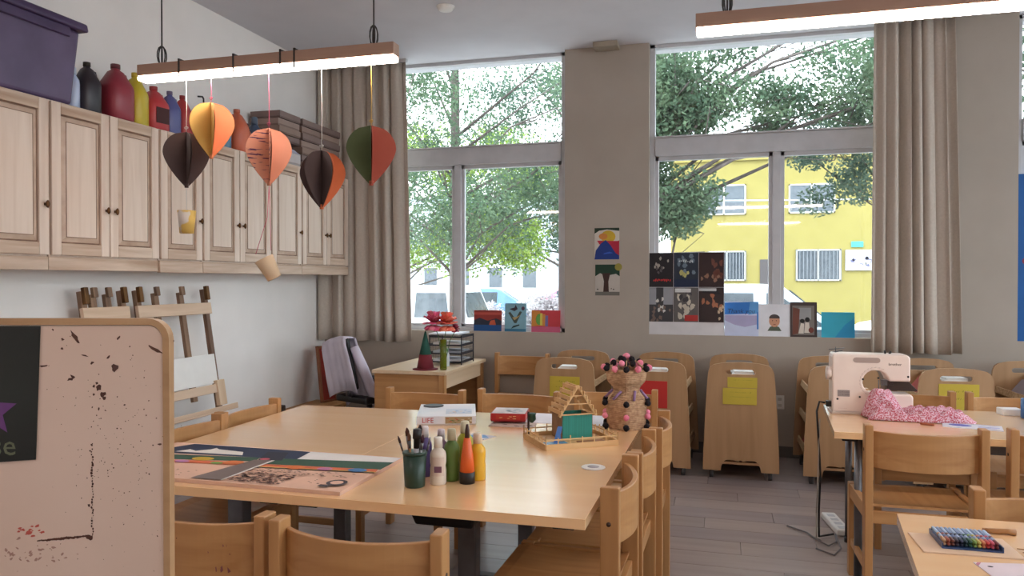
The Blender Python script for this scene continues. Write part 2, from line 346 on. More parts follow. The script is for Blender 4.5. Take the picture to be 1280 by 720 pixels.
def jug(name, y, h, rad, c, label, cap=(60, 30, 30), kind='jug', x=-3.47, z=ZT, white=None, rough=.35):
    r = root(name, (x, y, z), random.uniform(-.2, .2), label, 'bottle', None)
    if kind == 'jug':
        prof = [(rad*.92, 0), (rad, .01), (rad, h*.56), (rad*.95, h*.62), (rad*.45, h*.86), (rad*.24, h*.9), (rad*.24, h*.93)]
        MB().lathe(prof, 24, sq=3.2).build('body', paint(c, rough), r)
        MB().tube([(0, rad*.3, h*.86), (0, rad*.75, h*.84), (0, rad*.92, h*.72), (0, rad*.9, h*.6)], rad*.12, 8).build('handle', paint(c, rough), r)
        MB().lathe([(rad*.3, h*.92), (rad*.3, h), (rad*.26, h*1.0)], 14).build('cap', paint(cap), r)
    elif kind == 'pump':
        MB().lathe([(rad*.95, 0), (rad, .01), (rad, h*.6), (rad*.6, h*.7), (rad*.3, h*.72)], 20).build('body', paint(c, rough), r)
        MB().lathe([(rad*.32, h*.72), (rad*.32, h*.78), (rad*.1, h*.79), (rad*.1, h*.95)], 12).tube([(0, 0, h*.95), (0, -.01, h*.99), (0, -.05, h*.97)], .006, 8).build('pump', paint(cap), r)
    else:
        MB().lathe([(rad*.9, 0), (rad, .008), (rad, h*.62), (rad*.93, h*.7), (rad*.5, h*.8), (rad*.42, h*.82)], 20).build('body', paint(c, rough), r)
        MB().lathe([(rad*.5, h*.82), (rad*.46, h*.98), (rad*.3, h)], 14).build('cap', paint(cap), r)
    if white:
        MB().box(rad*.99, rad*1.03, -rad*.6, rad*.6, h*.15, h*.5).build('paper_label', paint(white, .7), r)
    return r
jug('paint_bottle', 3.405, .24, .034, (190, 204, 232), 'clear and pale blue bottle between the purple bin and a black jug', (210, 220, 235), 'bottle', rough=.2)
jug('paint_jug', 3.50, .29, .065, (44, 38, 46), 'black paint jug beside the pale blue bottle', (60, 54, 44))
jug('paint_bottle', 3.585, .26, .03, (58, 40, 46), 'small dark bottle squeezed between the black and large red jugs', (40, 30, 34), 'bottle', x=-3.52)
jug('paint_jug', 3.71, .335, .088, (150, 52, 66), 'largest dark red paint jug on the cabinets', (96, 44, 50))
jug('paint_jug', 3.865, .325, .068, (206, 184, 52), 'yellow paint jug on the cabinets', (196, 176, 60))
jug('paint_jug', 4.02, .28, .08, (192, 62, 66), 'bright red paint jug with a black printed label on the cabinets', (160, 60, 64), white=(70, 30, 30))
jug('paint_jug', 4.165, .285, .06, (92, 96, 150), 'blue violet paint jug between two red jugs', (120, 110, 140))
jug('paint_jug', 4.285, .285, .058, (180, 58, 58), 'narrow red paint jug right of the blue violet jug', (160, 56, 56))
jug('paint_bottle', 4.38, .2, .035, (160, 64, 60), 'short red bottle behind the yellow paper balloon', (150, 60, 50), 'bottle')
jug('pump_bottle', 4.50, .33, .05, (52, 44, 50), 'dark bottle with a pump spout on the cabinets', (40, 34, 36), 'pump')
jug('paint_bottle', 4.62, .26, .05, (60, 70, 60), 'dark green bottle behind the yellow paper balloon', (44, 48, 44), 'bottle')
jug('paint_bottle', 4.73, .29, .045, (86, 132, 160), 'blue bottle left of the orange jug', (50, 60, 70), 'pump')
jug('paint_jug', 4.87, .32, .08, (206, 104, 72), 'orange paint jug on the cabinets', (196, 110, 84))
jug('paint_bottle', 4.985, .24, .04, (186, 92, 66), 'small orange bottle right of the orange jug', (80, 50, 50), 'bottle')
jug('paint_bottle', 5.09, .31, .05, (70, 84, 110), 'slate blue bottle next to the stacked boxes', (90, 104, 124), 'bottle')
jug('paint_jug', 5.19, .24, .055, (46, 42, 66), 'dark navy jug next to the stacked boxes', (60, 50, 60))
BXC = [(140, 116, 106), (126, 104, 98), (150, 126, 114), (120, 98, 92), (144, 120, 108), (152, 128, 118), (130, 108, 102)]
pos = ['bottom', 'second', 'third', 'fourth', 'fifth', 'sixth', 'top']
def flatbox(name, x0, x1, y0, y1, z0, h, c, label, group):
    r = root(name, ((x0+x1)/2, (y0+y1)/2, z0), random.uniform(-.02, .02), label, 'box', group); a, bb_ = (x1-x0)/2, (y1-y0)/2
    MB().box(-a+.003, a-.003, -bb_+.003, bb_-.003, 0, h*.95).build('tray', paint(tuple(v_-22 for v_ in c), .7), r)
    MB().box(-a, a, -bb_, bb_, h*.22, h).build('lid', paint(c, .6), r, bevel=.002)
for s, (y0, y1, where) in enumerate([(5.33, 5.66, 'nearest'), (5.67, 6.0, 'middle'), (6.01, 6.34, 'farthest')]):
    for k in range(7):
        if s == 0 and k < 3: continue
        flatbox('game_box', -3.68, -3.41-.01*(k % 2), y0+.01, y1-.01, ZT+.06*k, .057, BXC[(k+2*s) % 7],
                'flat brown game box, %s of the %s stack on the cabinets' % (pos[k] if s or k > 3 else 'lowest dark box', where), 'flat boxes stacked on the wall cabinets')
flatbox('carton', -3.66, -3.40, 5.36, 5.63, ZT, .1, (196, 188, 186), 'pale grey carton at the bottom of the nearest box stack', 'pale things under the nearest stack')
cb = MB(); n = 12
for j in range(n+1):
    for i in range(n+1):
        u, v_ = i/n, j/n; e = math.sin(PI*u)**.5*math.sin(PI*v_)**.5 if 0 < u < 1 and 0 < v_ < 1 else 0
        cb.v.append(((u-.5)*.27, (v_-.5)*.27, .078*e*(.86+.14*math.sin(9*u+7*v_))))
for j in range(n):
    for i in range(n): k = j*(n+1)+i; cb.f.append([k, k+1, k+n+2, k+n+1]); cb.m.append(0); cb.sm.append(False)
tag(cb.build('plastic_bag', mat('milky_bag', (206, 206, 222), (170, 172, 190), rough=.3, scale=20, bump=.3), None, (-3.53, 5.49, ZT+.1)), 'crumpled pale plastic bag squeezed between boxes on the cabinets', 'bag')
# ================================================================= BALLOONS
def balloon(x, zt, h, rad, cols, string, label, phi=0, nv=6, ctype=None):
    r = root('paper_balloon', (x, 3.0, zt), phi, label, 'ornament')
    def prof(t):   # 0 top .. 1 bottom
        q = math.sqrt(max(0, 1-(1-t/.40)**2)) if t < .40 else 1-.92*((t-.40)/.60)**1.55
        return rad*q+.002
    N = 20; pr_ = [(prof(i/N), -h*i/N) for i in range(N+1)]
    for k in range(nv):      # folded card leaves: a wedge made of two half faces meeting on the fold
        a = 2*PI*k/nv; da = PI/nv*.965
        m = MB(); vs = []
        for side in (-1, 1):
            for (q, z) in pr_: vs.append((q*math.cos(a+side*da), q*math.sin(a+side*da), z))
        for (q, z) in pr_: vs.append((0, 0, z))
        n1 = N+1; fs = []
        for i in range(N):
            fs.append((i, i+1, 2*n1+i+1, 2*n1+i)); fs.append((n1+i, n1+i+1, 2*n1+i+1, 2*n1+i))
        m.add(vs, fs)
        o = m.build('paper_leaf', cols[k % len(cols)], r); s_ = o.modifiers.new('s', 'SOLIDIFY'); s_.thickness = .0012
    MB().lathe([(.010, -h+.012), (.009, -h), (.009, -h-.008)], 10).build('neck', cols[0], r)
    MB().tube([(0, 0, 0), (.002, 0, (2.385-zt)*.5), (0, 0, 2.385-zt)], .0016, 5).tube([(0, 0, .012)]+[(.01*math.sin(u), 0, .012+.012*math.sin(u/2)) for u in (1, 2, 3, 4, 5, 6)], .0016, 5).build('string', string, r)
    return r
def card(n, c, c2=None, scale=8, sharp=None, stretch=(1, 1, 1)): return mat(n, c, c2, rough=.85, scale=scale, sharp=sharp, stretch=stretch)
BRN = card('brown_card', (74, 56, 54), (66, 50, 48)); WST = paint((226, 220, 214), .8); PST = paint((226, 96, 128), .8)
r1 = balloon(-2.408, 2.137, .25, .1, [BRN], WST, 'plain dark brown paper balloon carrying a small yellow cup', .1, 4)
m = MB()
m.lathe([(.031, -.362), (.036, -.47+.01), (.03, -.472)][::-1], 18)
MB().lathe([(.031, -.47), (.041, -.365), (.039, -.365), (.029, -.466)], 20).build('cup', card('yellow_white_cup', (214, 176, 92), (206, 196, 186), 12, (.48, .52)), r1)
MB().tube([(0, 0, -.26), (.0, .0, -.36)], .0012, 4).tube([(0, 0, -.36), (-.038, 0, -.37)], .001, 4).tube([(0, 0, -.36), (.038, 0, -.37)], .001, 4).build('cup_string', WST, r1)
YC, OC = card('ochre_card', (222, 178, 98), (214, 168, 88)), card('orange_card', (222, 140, 96), (214, 130, 86))
balloon(-2.273, 2.266, .25, .1, [OC, YC, OC, YC, YC], PST, 'yellow and orange paper balloon on a pink string', -.15, 5)
PP = card('peach_card', (222, 152, 124), (212, 142, 114)); PPM = card('marker_striped_peach_card', (222, 152, 124), (92, 50, 86), 7, (.40, .44), (2, 2, 14))
r3 = balloon(-1.971, 2.132, .25, .098, [PP, PP, PPM, PPM], PST, 'peach paper balloon with dark marker stripes, trailing a tan cup', -.1, 4)
MB().tube([(0, 0, -.26), (-.01, 0, -.4), (-.075, 0, -.565)], .0013, 5).tube([(0, 0, -.26), (.006, 0, -.42), (.01, 0, -.55)], .0013, 5).build('cup_string', PST, r3)
cpm = MB().lathe([(.032, -.05), (.043, .05), (.041, .05), (.030, -.046)], 20)
cpm.build('cup', card('tan_cup', (212, 184, 152), (200, 172, 140)), r3, (0.0, 0, -.63), (R(14), R(-24), 0))
OY = card('amber_card', (228, 170, 70), (214, 150, 60)); OR2 = card('rust_card', (206, 110, 66), (190, 98, 58))
balloon(-1.707, 2.02, .25, .102, [OR2, OY, BRN, BRN, BRN], WST, 'brown paper balloon with an orange and yellow edge', .05, 5)
GC, RC = card('olive_card', (86, 96, 62), (78, 88, 56)), card('brick_card', (176, 86, 68), (164, 78, 60))
balloon(-1.468, 2.116, .25, .104, [RC, RC, GC, GC], paint((216, 172, 74), .8), 'olive green and brick red paper balloon on a yellow string', -.32, 4)
# ================================================================= CHAIRS
PLUG = mat('dark_plug', (60, 34, 24), rough=.5)
def make_chair():
    r = root('wooden_chair', (0, 0, 0)); W = .245; t = .034
    for s in (-1, 1):
        x0, x1 = (s*W, s*(W-t)) if s < 0 else (W-t, W)
        MB().box(x0, x1, -.232, -.172, 0, .812).build('leg', BIR['z'], r, bevel=.004)
        MB().box(x0, x1, .16, .21, 0, .455).build('leg', BIR['z'], r, bevel=.004)
        MB().box(x0+.004, x1-.004, -.175, .165, .385, .452).build('side_rail', BIR['y'], r, bevel=.003)
        MB().box(x0+.007, x1-.007, -.175, .165, .15, .185).build('stretcher', BIR['y'], r, bevel=.003)
        m = MB(); m.tube([(s*(W-.002), -.2, .70), (s*(W+.0012), -.2, .70)], .0075, 10); m.build('screw_cap', PLUG, r)
    xi = W-t
    # backrest: bowed plywood
    n = 18; vs = []; fs = []
    for i in range(n+1):
        u = -1+2*i/n; x = u*(xi+.002); yb = -.2-.058*(1-u*u)**.9+.012
        for (dy, z) in ((-.009, .62), (-.009, .784), (.009, .784), (.009, .62)): vs.append((x, yb+dy, z-(.004*(1-u*u))))
    for i in range(n):
        for k in range(4): fs.append((i*4+k, i*4+(k+1) % 4, i*4+4+(k+1) % 4, i*4+4+k))
    fs += [(0, 1, 2, 3), (4*n, 4*n+3, 4*n+2, 4*n+1)]
    m = MB(); m.add(vs, fs); m.build('backrest', BIR['x'], r, bevel=.003)
    n = 10; vs = []; fs = []
    for i in range(n+1):
        u = -.20+.415*i/n; z = .452-.010*math.sin(PI*i/n)+(.008 if i == 0 else 0)-(.006 if i == n else 0)
        vs += [(-xi-.001, u, z-.012), (xi+.001, u, z-.012), (xi+.001, u, z), (-xi-.001, u, z)]
    for i in range(n):
        for k in range(4): fs.append((i*4+k, i*4+(k+1) % 4, i*4+4+(k+1) % 4, i*4+4+k))
    fs += [(0, 1, 2, 3), (4*n, 4*n+3, 4*n+2, 4*n+1)]
    m = MB(); m.add(vs, fs, 0, False); m.build('seat', BIR['y'], r)
    MB().box(-xi, xi, -.212, -.192, .375, .43).build('back_rail', BIR['x'], r, bevel=.002)
    MB().box(-xi, xi, .185, .203, .375, .43).build('front_rail', BIR['x'], r, bevel=.002)
    return r
ch0 = make_chair(); used = []
def chair(x, y, deg, label, group='wooden chairs around the tables'):
    o = ch0 if not used else copy_tree(ch0)
    used.append(1); o.location = (x, y, 0); o.rotation_euler = (0, 0, R(deg)); tag(o, label, 'chair', group); return o
# posts sit at local y = -.2
chair(-.925, 2.0, 1, 'wooden chair at the near side of the big table, right one of the front pair')
c2 = chair(-1.432, 2.02, -1, 'wooden chair at the near side of the big table, with purple stains on its backrest')
chair(-.535, 2.565, 89, 'nearest of the three wooden chairs along the right side of the big table')
chair(-.515, 3.06, 89, 'middle one of the three wooden chairs along the right side of the big table')
chair(-.485, 3.555, 90, 'farthest of the three wooden chairs along the right side of the big table')
chair(-2.14, 3.385, -90, 'wooden chair on the left of the big table, nearer its far corner')
chair(-2.13, 2.885, -91, 'wooden chair on the left of the big table, beside the easel')
chair(-1.69, 3.96, 180, 'wooden chair behind the big table, in front of the desk')
chair(-1.15, 4.05, 179, 'wooden chair behind the big table, in front of the cart with the left yellow note')
chair(-.615, 4.27, 180, 'wooden chair behind the twine basket at the far side of the big table')
chair(-1.70, 6.22, 180, 'wooden chair against the back wall between the desk and the first cart')
chair(.84, 3.865, 1, 'wooden chair in front of the sewing machine table, showing its full back')
chair(1.42, 3.92, 1, 'wooden chair at the sewing table, cut by the right edge of the picture')
chair(1.03, 4.665, 180, 'wooden chair behind the pink fabric on the far side of the sewing table')
chair(1.575, 4.665, 180, 'wooden chair on the far side of the sewing table, at the right edge')
chair(.975, 2.42, 179, 'wooden chair tucked against the far side of the table with the pastels')
# purple marks on a backrest: a painted-on stain
st = MB()
for _ in range(26):
    a = random.choice([(-.17, .70), (-.11, .69), (.10, .68), (-.05, .71)]); cx = a[0]+random.uniform(-.045, .045); cz = a[1]+random.uniform(-.035, .045)
    u = cx/.213; yy = -.2-.058*(1-u*u)**.9+.012-.0088; s_ = random.uniform(.003, .012)
    st.add([(cx+s_*math.cos(q*1.05)*random.uniform(.4, 1.3), yy+.0001*q, cz+s_*math.sin(q*1.05)*random.uniform(.4, 1.5)) for q in range(6)], [tuple(range(6))])
bk = [k for k in KIDS(c2) if k.name.startswith('backrest')][0]
st.build('paint_stain', mat('mauve_stain', (140, 84, 84), rough=.6), bk, label='faint purple paint stain', kind='stuff')
# ================================================================= TABLES
def table(name, corners, label, ztop=.74, th=.032, inset=.13, iny=.36, metal=False, cat='table'):
    cx = sum(c[0] for c in corners)/4; cy = sum(c[1] for c in corners)/4
    r = root(name, (cx, cy, 0), 0, label, cat); cs = [(a-cx, b-cy) for a, b in corners]
    MB().prism(cs, ztop-th, ztop, 'xy').build('tabletop', [TOP], r, bevel=.0008, seg=1)
    if not metal:      # pedestal tables: two grey columns on the centre line
        for b2 in (-.42, .42):
            MB().box(-.035, .035, b2-.03, b2+.03, .03, ztop-th).build('column', METAL, r, bevel=.006)
            MB().box(-.26, .26, b2-.03, b2+.03, 0, .035).build('foot', METAL, r, bevel=.008)
            MB().box(-.25, .25, b2-.025, b2+.025, ztop-th-.03, ztop-th).build('cross_bar', METAL, r)
    for (a, b) in cs:
        a2, b2 = a-math.copysign(inset, a), b-math.copysign(iny, b)
        if metal:
            MB().tube([(a2, b2, .02), (a2, b2, ztop-th)], .018, 14).build('leg', METAL, r)
            MB().tube([(a2, b2, 0), (a2, b2, .03)], .022, 14).build('foot', BLACK, r)
        a3, b3 = a-math.copysign(.075, a), b-math.copysign(.07, b)
        MB().box(a3-.035, a3+.035, b3-.03, b3+.03, ztop-th-.018, ztop-th).build('corner_bracket', BLACK, r, bevel=.004)
    xs = [c[0] for c in cs]; ys = [c[1] for c in cs]; x0, x1 = min(xs)+inset+.02, max(xs)-inset-.02; y0, y1 = min(ys)+iny, max(ys)-iny
    ap = METAL
    for yy in (y0, y1) if metal else (): MB().box(x0, x1, yy-.01, yy+.01, ztop-th-.055, ztop-th-.002).build('apron', ap, r)
    for xx in (x0, x1) if metal else (-.02, .02): MB().box(xx-.01, xx+.01, y0, y1, ztop-th-.055, ztop-th-.002).build('apron', ap, r)
    return r
table('classroom_table', [(-2.27, 2.20), (-1.4142, 2.2133), (-1.4142, 3.86), (-2.30, 3.83)], 'maple topped table under the painted street picture, left half of the big table')
table('classroom_table', [(-1.414, 2.213), (-.395, 2.22), (-.385, 3.96), (-1.414, 3.86)], 'maple topped table with paint bottles and twine basket, right half of the big table')
table('classroom_table', [(.498, 3.825), (2.05, 3.84), (2.08, 4.64), (.546, 4.64)], 'maple topped table carrying the sewing machine', metal=True, inset=.12, iny=.1)
table('classroom_table', [(.44, 1.90), (1.50, 1.91), (1.52, 2.545), (.508, 2.535)], 'small maple topped table with pastels in the near right corner', metal=True, iny=.1)
# dark storage tray under the big table
u = root('under_table_tray', (-.98, 2.72, .553), 0, 'black plastic tray slung under the big table', 'tray')
taper(MB(), -.13, .13, -.16, .16, 0, .065, .02).build('tray', BLACK, u, bevel=.008)
MB().box(-.15, .15, -.18, .18, .065, .153).build('slide', BLACK, u)
# ---------------------------------------------------------------- desk
d = root('desk', (-2.38, 6.0, 0), 0, 'pale wooden desk by the left window with a solid end panel', 'desk')
DSK = wood('desk_laminate', (226, 200, 168), (214, 186, 152), 'y', .4, 4)
MB().box(-.31, .31, -.50, .54, .712, .74).build('desktop', DSK, d, bevel=.003)
MB().box(-.295, .275, -.485, -.465, 0, .712).build('end_panel', BIR['x'], d, bevel=.002)
MB().box(-.295, .295, .50, .52, 0, .712).build('end_panel', BIR['x'], d, bevel=.002)
MB().box(-.28, -.26, -.465, .50, .25, .712).build('modesty_panel', BIR['y'], d)
MB().box(.255, .30, -.50, -.44, 0, .712).build('leg', BIR['z'], d, bevel=.003)
MB().box(.255, .30, .44, .50, 0, .712).build('leg', BIR['z'], d, bevel=.003)
MB().box(.27, .29, -.44, .44, .60, .712).build('apron', DSK, d, bevel=.002)
# cone
c = root('felt_cone', (-2.285, 5.625, .74), 0, 'tall cone with green top, dark red base and brim on the desk', 'cone')
MB().lathe([(.068, .01), (.048, .12)], 24).build('lower_cone', paint((122, 36, 48), .8), c)
MB().lathe([(.048, .12), (.006, .30), (.002, .303)], 24).build('upper_cone', paint((40, 92, 80), .8), c)
MB().lathe([(.10, 0), (.103, .006), (.068, .012)], 24).build('brim', paint((112, 30, 44), .8), c)
v_ = root('glass_vase', (-2.135, 5.63, .74), 0, 'slim green glass vase holding the paper flowers', 'vase')
gm = mat('green_glass', (150, 160, 50), (130, 146, 44), rough=.08, trans=.6)
MB().lathe([(.026, 0), (.028, .01), (.026, .13), (.028, .24), (.026, .24), (.023, .13), (.024, .015), (.001, .012)], 20).build('body', gm, v_)
def flower(x, y, z, c, c2, label, rr, sx, sy):
    r = root('paper_flower', (x, y, z), 0, label, 'flower')
    for L_, (el, cnt_) in enumerate([(-30, 8), (5, 9), (35, 8), (65, 5)]):
        for k in range(cnt_):
            a = 2*PI*(k+.5*(L_ % 2))/cnt_; e = R(el+random.uniform(-6, 6)); m = MB(); N_ = Vector((math.cos(a)*math.cos(e), math.sin(a)*math.cos(e), math.sin(e)*1.15))
            side = Vector((-math.sin(a), math.cos(a), 0))*rr*.42; up = N_.cross(side).normalized()*-1; tip = N_*rr+Vector((0, 0, rr*.1))
            m.add([N_*rr*.15, N_*rr*.7+side-up*rr*.05, tip+side*.7+up*rr*.12, tip*1.08+up*rr*.05, tip-side*.7+up*rr*.12, N_*rr*.7-side-up*rr*.05, N_*rr*.62-up*rr*.18], [(0, 1, 6), (0, 6, 5), (1, 2, 3, 6), (6, 3, 4, 5)], 0, True)
            o = m.build('petal', paint(c if (k+L_) % 3 else c2, .8), r); o.modifiers.new('s', 'SOLIDIFY').thickness = .0015
    MB().tube([(0, 0, -.01), (sx*.5, sy*.5, -.09), (sx, sy, 5.63*0+(.76-z))], .003, 5).build('stem', paint((58, 92, 44)), r)
flower(-2.205, 5.60, 1.105, (226, 92, 130), (240, 130, 150), 'large pink paper flower, left in the green vase', .085, .066, .03)
flower(-2.10, 5.61, 1.10, (240, 104, 84), (250, 140, 110), 'large coral paper flower, right in the green vase', .083, -.032, .015)
flower(-2.045, 5.66, 1.06, (150, 44, 70), (190, 70, 90), 'small dark red paper flower drooping at the right of the bunch', .035, -.084, -.025)
# wire organiser
og = root('letter_rack', (-2.255, 6.15, .74), 0, 'black wire mesh letter rack with papers on the desk', 'organiser')
BM = mat('black_wire', (44, 46, 58), rough=.4, metal=.4)
for k in range(4):
    m = MB(); z = .015+.07*k
    for q in range(13): m.bar((-.14+.0233*q, -.15, z), (-.14+.0233*q, .15, z), .002, .002)
    m.box(-.145, .145, -.155, -.15, z, z+.012).box(-.145, .145, .15, .155, z, z+.012).box(.14, .145, -.15, .15, z, z+.02).box(-.145, -.14, -.15, .15, z, z+.02)
    m.build('tray', BM, og)
for sx in (-.143, .143):
    sm_ = MB()
    for sy in (-.155, .155): sm_.box(sx-.004, sx+.004, sy-.004, sy+.004, 0, .245)
    for q in range(12): sm_.bar((sx, -.15+.027*q, .01), (sx, -.15+.027*q, .24), .0018, .0018)
    for q in range(10): sm_.bar((sx, -.155, .02+.024*q), (sx, .155, .02+.024*q), .0018, .0018)
    sm_.build('side_frame', BM, og)
for k, c_ in enumerate([(228, 228, 232), (190, 196, 206), (225, 224, 222)]):
    tag(art('paper_stack', .24, .26, c_, [], (-2.255, 6.28, .757+.07*k+.004), rot=(R(90), 0, 0), th=.02), 'papers lying in the %s tray of the black letter rack' % ['bottom', 'middle', 'upper'][k], 'papers')
tag(art('paper_stack', .26, .3, (214, 214, 220), [], (-2.27, 6.28, .989), rot=(R(90), 0, 0), th=.012), 'pale folder on top of the black letter rack', 'papers')
sb = jug('glue_bottle', 5.86, .15, .03, (206, 214, 214), 'small white bottle with a green cap beside the letter rack', (90, 150, 100), 'bottle', x=-2.20, z=.74)
# ---------------------------------------------------------------- office chair with coat
oc = root('office_chair', (-2.90, 5.88, 0), R(156), 'black office chair left of the desk, under the white coat', 'chair')
MB().box(-.2, .2, -.2, .2, .43, .49).build('seat', BLACK, oc, bevel=.02, seg=3)
MB().box(-.135, .135, .17, .205, .15, .585).build('backrest', BLACK, oc, (0, 0, .4), (R(-6), R(11), 0), bevel=.016, seg=3)
MB().tube([(0, 0, .1), (0, 0, .43)], .025, 12).build('pole', METAL, oc)
MB().tube([(0, .12, .45), (0, .23, .5), (0, .215, .7)], .015, 8).build('back_bracket', METAL, oc)
for k in range(5):
    a = k*2*PI/5; MB().bar((0, 0, .09), (.2*math.cos(a), .2*math.sin(a), .06), .03, .025).build('foot', BLACK, oc)
    MB().lathe([(.022, 0), (.026, .012), (.026, .036), (.02, .048)], 10, (.2*math.cos(a), .2*math.sin(a), 0)).build('castor', BLACK, oc)
COAT = mat('white_cotton', (214, 208, 222), (196, 190, 206), rough=.9, scale=4)
ct = root('white_coat', (-2.90, 5.88, .4), R(156), 'white cotton coat draped over the office chair back', 'coat', rot=(R(-6), R(11), R(156)))
m = MB(); path = [(.245, .16), (.238, .30), (.228, .45), (.222, .56), (.205, .608), (.18, .612), (.155, .60), (.145, .5), (.145, .35), (.13, .2), (.12, .05)]
nx = 16; pv = []
for i, (y, z) in enumerate(path):
    for j in range(nx+1):
        u = j/nx-.5; fl_ = 1+(.16*(1-z/.6)); pv.append((u*.335*fl_*.95-.05*(1-z/.6)*(1 if y > .17 else 0), y-(.03*abs(u)*2)*(1 if y < .18 else -1)+.008*math.sin(u*30+i*.4), z-.03*abs(u*2)**2.5))
fs = []
for i in range(len(path)-1):
    for j in range(nx): k = i*(nx+1)+j; fs.append((k, k+1, k+nx+2, k+nx+1))
m.add(pv, fs, 0, True); o = m.build('body', COAT, ct); o.modifiers.new('s', 'SOLIDIFY').thickness = .004
MB().tube([(-.17, .17, .5), (-.19, .14, .3), (-.185, .1, .12), (-.17, .06, 0)], .04, 10, radii=[.035, .045, .045, .038]).build('sleeve', COAT, ct)
MB().tube([(.16, .17, .5), (.19, .15, .32), (.19, .13, .2)], .04, 10, radii=[.035, .042, .036]).build('sleeve', COAT, ct)
MB().tube([(-.1, .10, .16), (.0, .098, .2), (.16, .11, .2)], .007, 6).build('belt', paint((40, 34, 60)), ct)
tag(MB().box(-.11, .11, -.17, .04, .49, .63).build('backpack', mat('black_nylon', (34, 30, 44), rough=.8), None, (-2.88, 5.84, 0), (0, 0, R(156)), bevel=.04, seg=4), 'dark navy bag lying on the office chair seat behind the coat', 'bag')
# low bench and red picture frame
bn = root('low_bench', (-3.48, 5.7, 0), 0, 'low wooden ledge along the left wall behind the big table', 'bench')
MB().box(-.17, .17, -.62, .60, .31, .34).build('top', BIR['y'], bn, bevel=.003)
for s in (-.58, .55): MB().box(-.16, .16, s-.012, s+.012, 0, .31).build('end_panel', BIR['z'], bn)
pf = root('framed_board', (-3.47, 6.22, .34), 0, 'dark red board in a wooden frame leaning in the left corner', 'picture', rot=(R(-4), R(-8), 0))
MB().box(-.012, .002, -.12, .12, .015, .5).build('board', paint((140, 34, 22), .6), pf)
for a_ in [(-.13, -.11), (.11, .13)]: MB().box(-.014, .014, a_[0], a_[1], 0, .51).build('frame_side', wood('dark_wood', (140, 84, 52), (110, 64, 40), 'z'), pf, bevel=.002)
for z_ in (0, .49): MB().box(-.014, .014, -.13, .13, z_, z_+.02).build('frame_rail', MC['dark_wood'], pf, bevel=.002)
mg = root('white_cup', (-3.43, 5.20, .34), 0, 'white cup on the low ledge behind the big table', 'cup')
MB().lathe([(.03, 0), (.038, .09), (.035, .09), (.027, .006)], 16).build('body', WHITE, mg)
MB().tube([(.036, 0, .07), (.06, 0, .06), (.06, 0, .035), (.034, 0, .025)], .005, 6).build('handle', WHITE, mg)
tag(MB().box(-.05, .05, -.06, .06, 0, .10).build('dark_box', paint((50, 42, 40)), None, (-3.45, 5.36, .34), (0, 0, .3), bevel=.01), 'small dark box on the low ledge beside the white cup', 'box')
# ================================================================= EASELS
DW = wood('stained_slat', (150, 118, 92), (96, 70, 54), 'z', .6); LW = wood('pale_pine', (222, 196, 166), (206, 174, 142), 'z', .55); LWY = wood('pale_pine_y', (222, 196, 170), (206, 176, 148), 'y', .55)
def easel(y0, y1, label, full=True):
    w_ = y1-y0; r = root('easel', (-3.40, (y0+y1)/2, 0), 0, label, 'easel', rot=(0, R(-9), 0)); h = w_/2; H = 1.42
    for s in (-1, 1):
        MB().box(-.02, .012, s*h-.02, s*h+.02, 0, H-.02).build('post', DW, r, bevel=.003)
        MB().box(.012, .04, s*h-.016, s*h+.016, 1.32, H).build('clip', BRASS, r, bevel=.004)
    for q in (-.25, .12): MB().box(-.018, .008, q*w_-.022, q*w_+.022, .62, H-.04).build('slat', DW, r, bevel=.002); MB().box(.008, .03, q*w_-.018, q*w_+.018, H-.06, H).build('clip', DW, r, bevel=.003)
    MB().box(.0, .026, -h-.03, h+.03, 1.22, 1.30).build('top_rail', LWY, r, bevel=.003)
    if full:
        MB().box(.004, .016, -h, h, .72, .93).build('board', PAPER, r, bevel=.002)
        MB().box(.016, .036, -h-.04, h+.03, .655, .715).build('middle_rail', LWY, r, bevel=.003)
        MB().box(.0, .12, -h-.05, h+.05, .52, .535).build('tray', LWY, r, bevel=.003)
        MB().box(.112, .12, -h-.05, h+.05, .535, .56).build('tray_lip', LWY, r, bevel=.002)
        MB().box(.016, .05, h-.05, h+.03, .56, .74).build('tray_bracket', LW, r, bevel=.004)
    m = MB(); m.box(-.16, -.14, -h, -h+.03, 0, 1.2).box(-.16, -.14, h-.03, h, 0, 1.2).box(-.15, -.01, -.015, .015, 1.18, 1.2)
    return r
easel(4.03, 4.68, 'wooden easel with dark slats and white board leaning on the left wall')
easel(3.60, 3.90, 'second wooden easel on the left wall, mostly hidden by the whiteboard', False)
# ================================================================= WHITEBOARD (foreground)
wb = root('whiteboard', (-.907-.45*math.cos(R(15.6)), 1.093-.45*math.sin(R(15.6)), 0), R(15.6), 'paint splattered white dry-erase board with wooden edge in the foreground', 'board')
WBM = mat('dim_lit_white_board', (214, 188, 172), (204, 176, 158), rough=.35, scale=2.2, detail=6)  # white board; the tan tint paints in the dim light on this face
def rrect(x0, z0, x1, z1, r_, n=6):
    p = []
    for (cx, cz, a) in [(x1-r_, z1-r_, 0), (x0+r_, z1-r_, 90), (x0+r_, z0+r_, 180), (x1-r_, z0+r_, 270)]:
        p += [(cx+r_*math.cos(R(a+90*i/n)), cz+r_*math.sin(R(a+90*i/n))) for i in range(n+1)]
    return p
MB().prism(rrect(-.438, .512, .438, 1.373, .025), -.011, .002).build('panel', WBM, wb)
fo, fi = rrect(-.45, .50, .45, 1.385, .036), rrect(-.439, .511, .439, 1.374, .025)
m = MB(); n = len(fo)
vs = [(a, -.0135, b_) for a, b_ in fo]+[(a, -.0135, b_) for a, b_ in fi]+[(a, .005, b_) for a, b_ in fo]+[(a, .005, b_) for a, b_ in fi]
fs = []
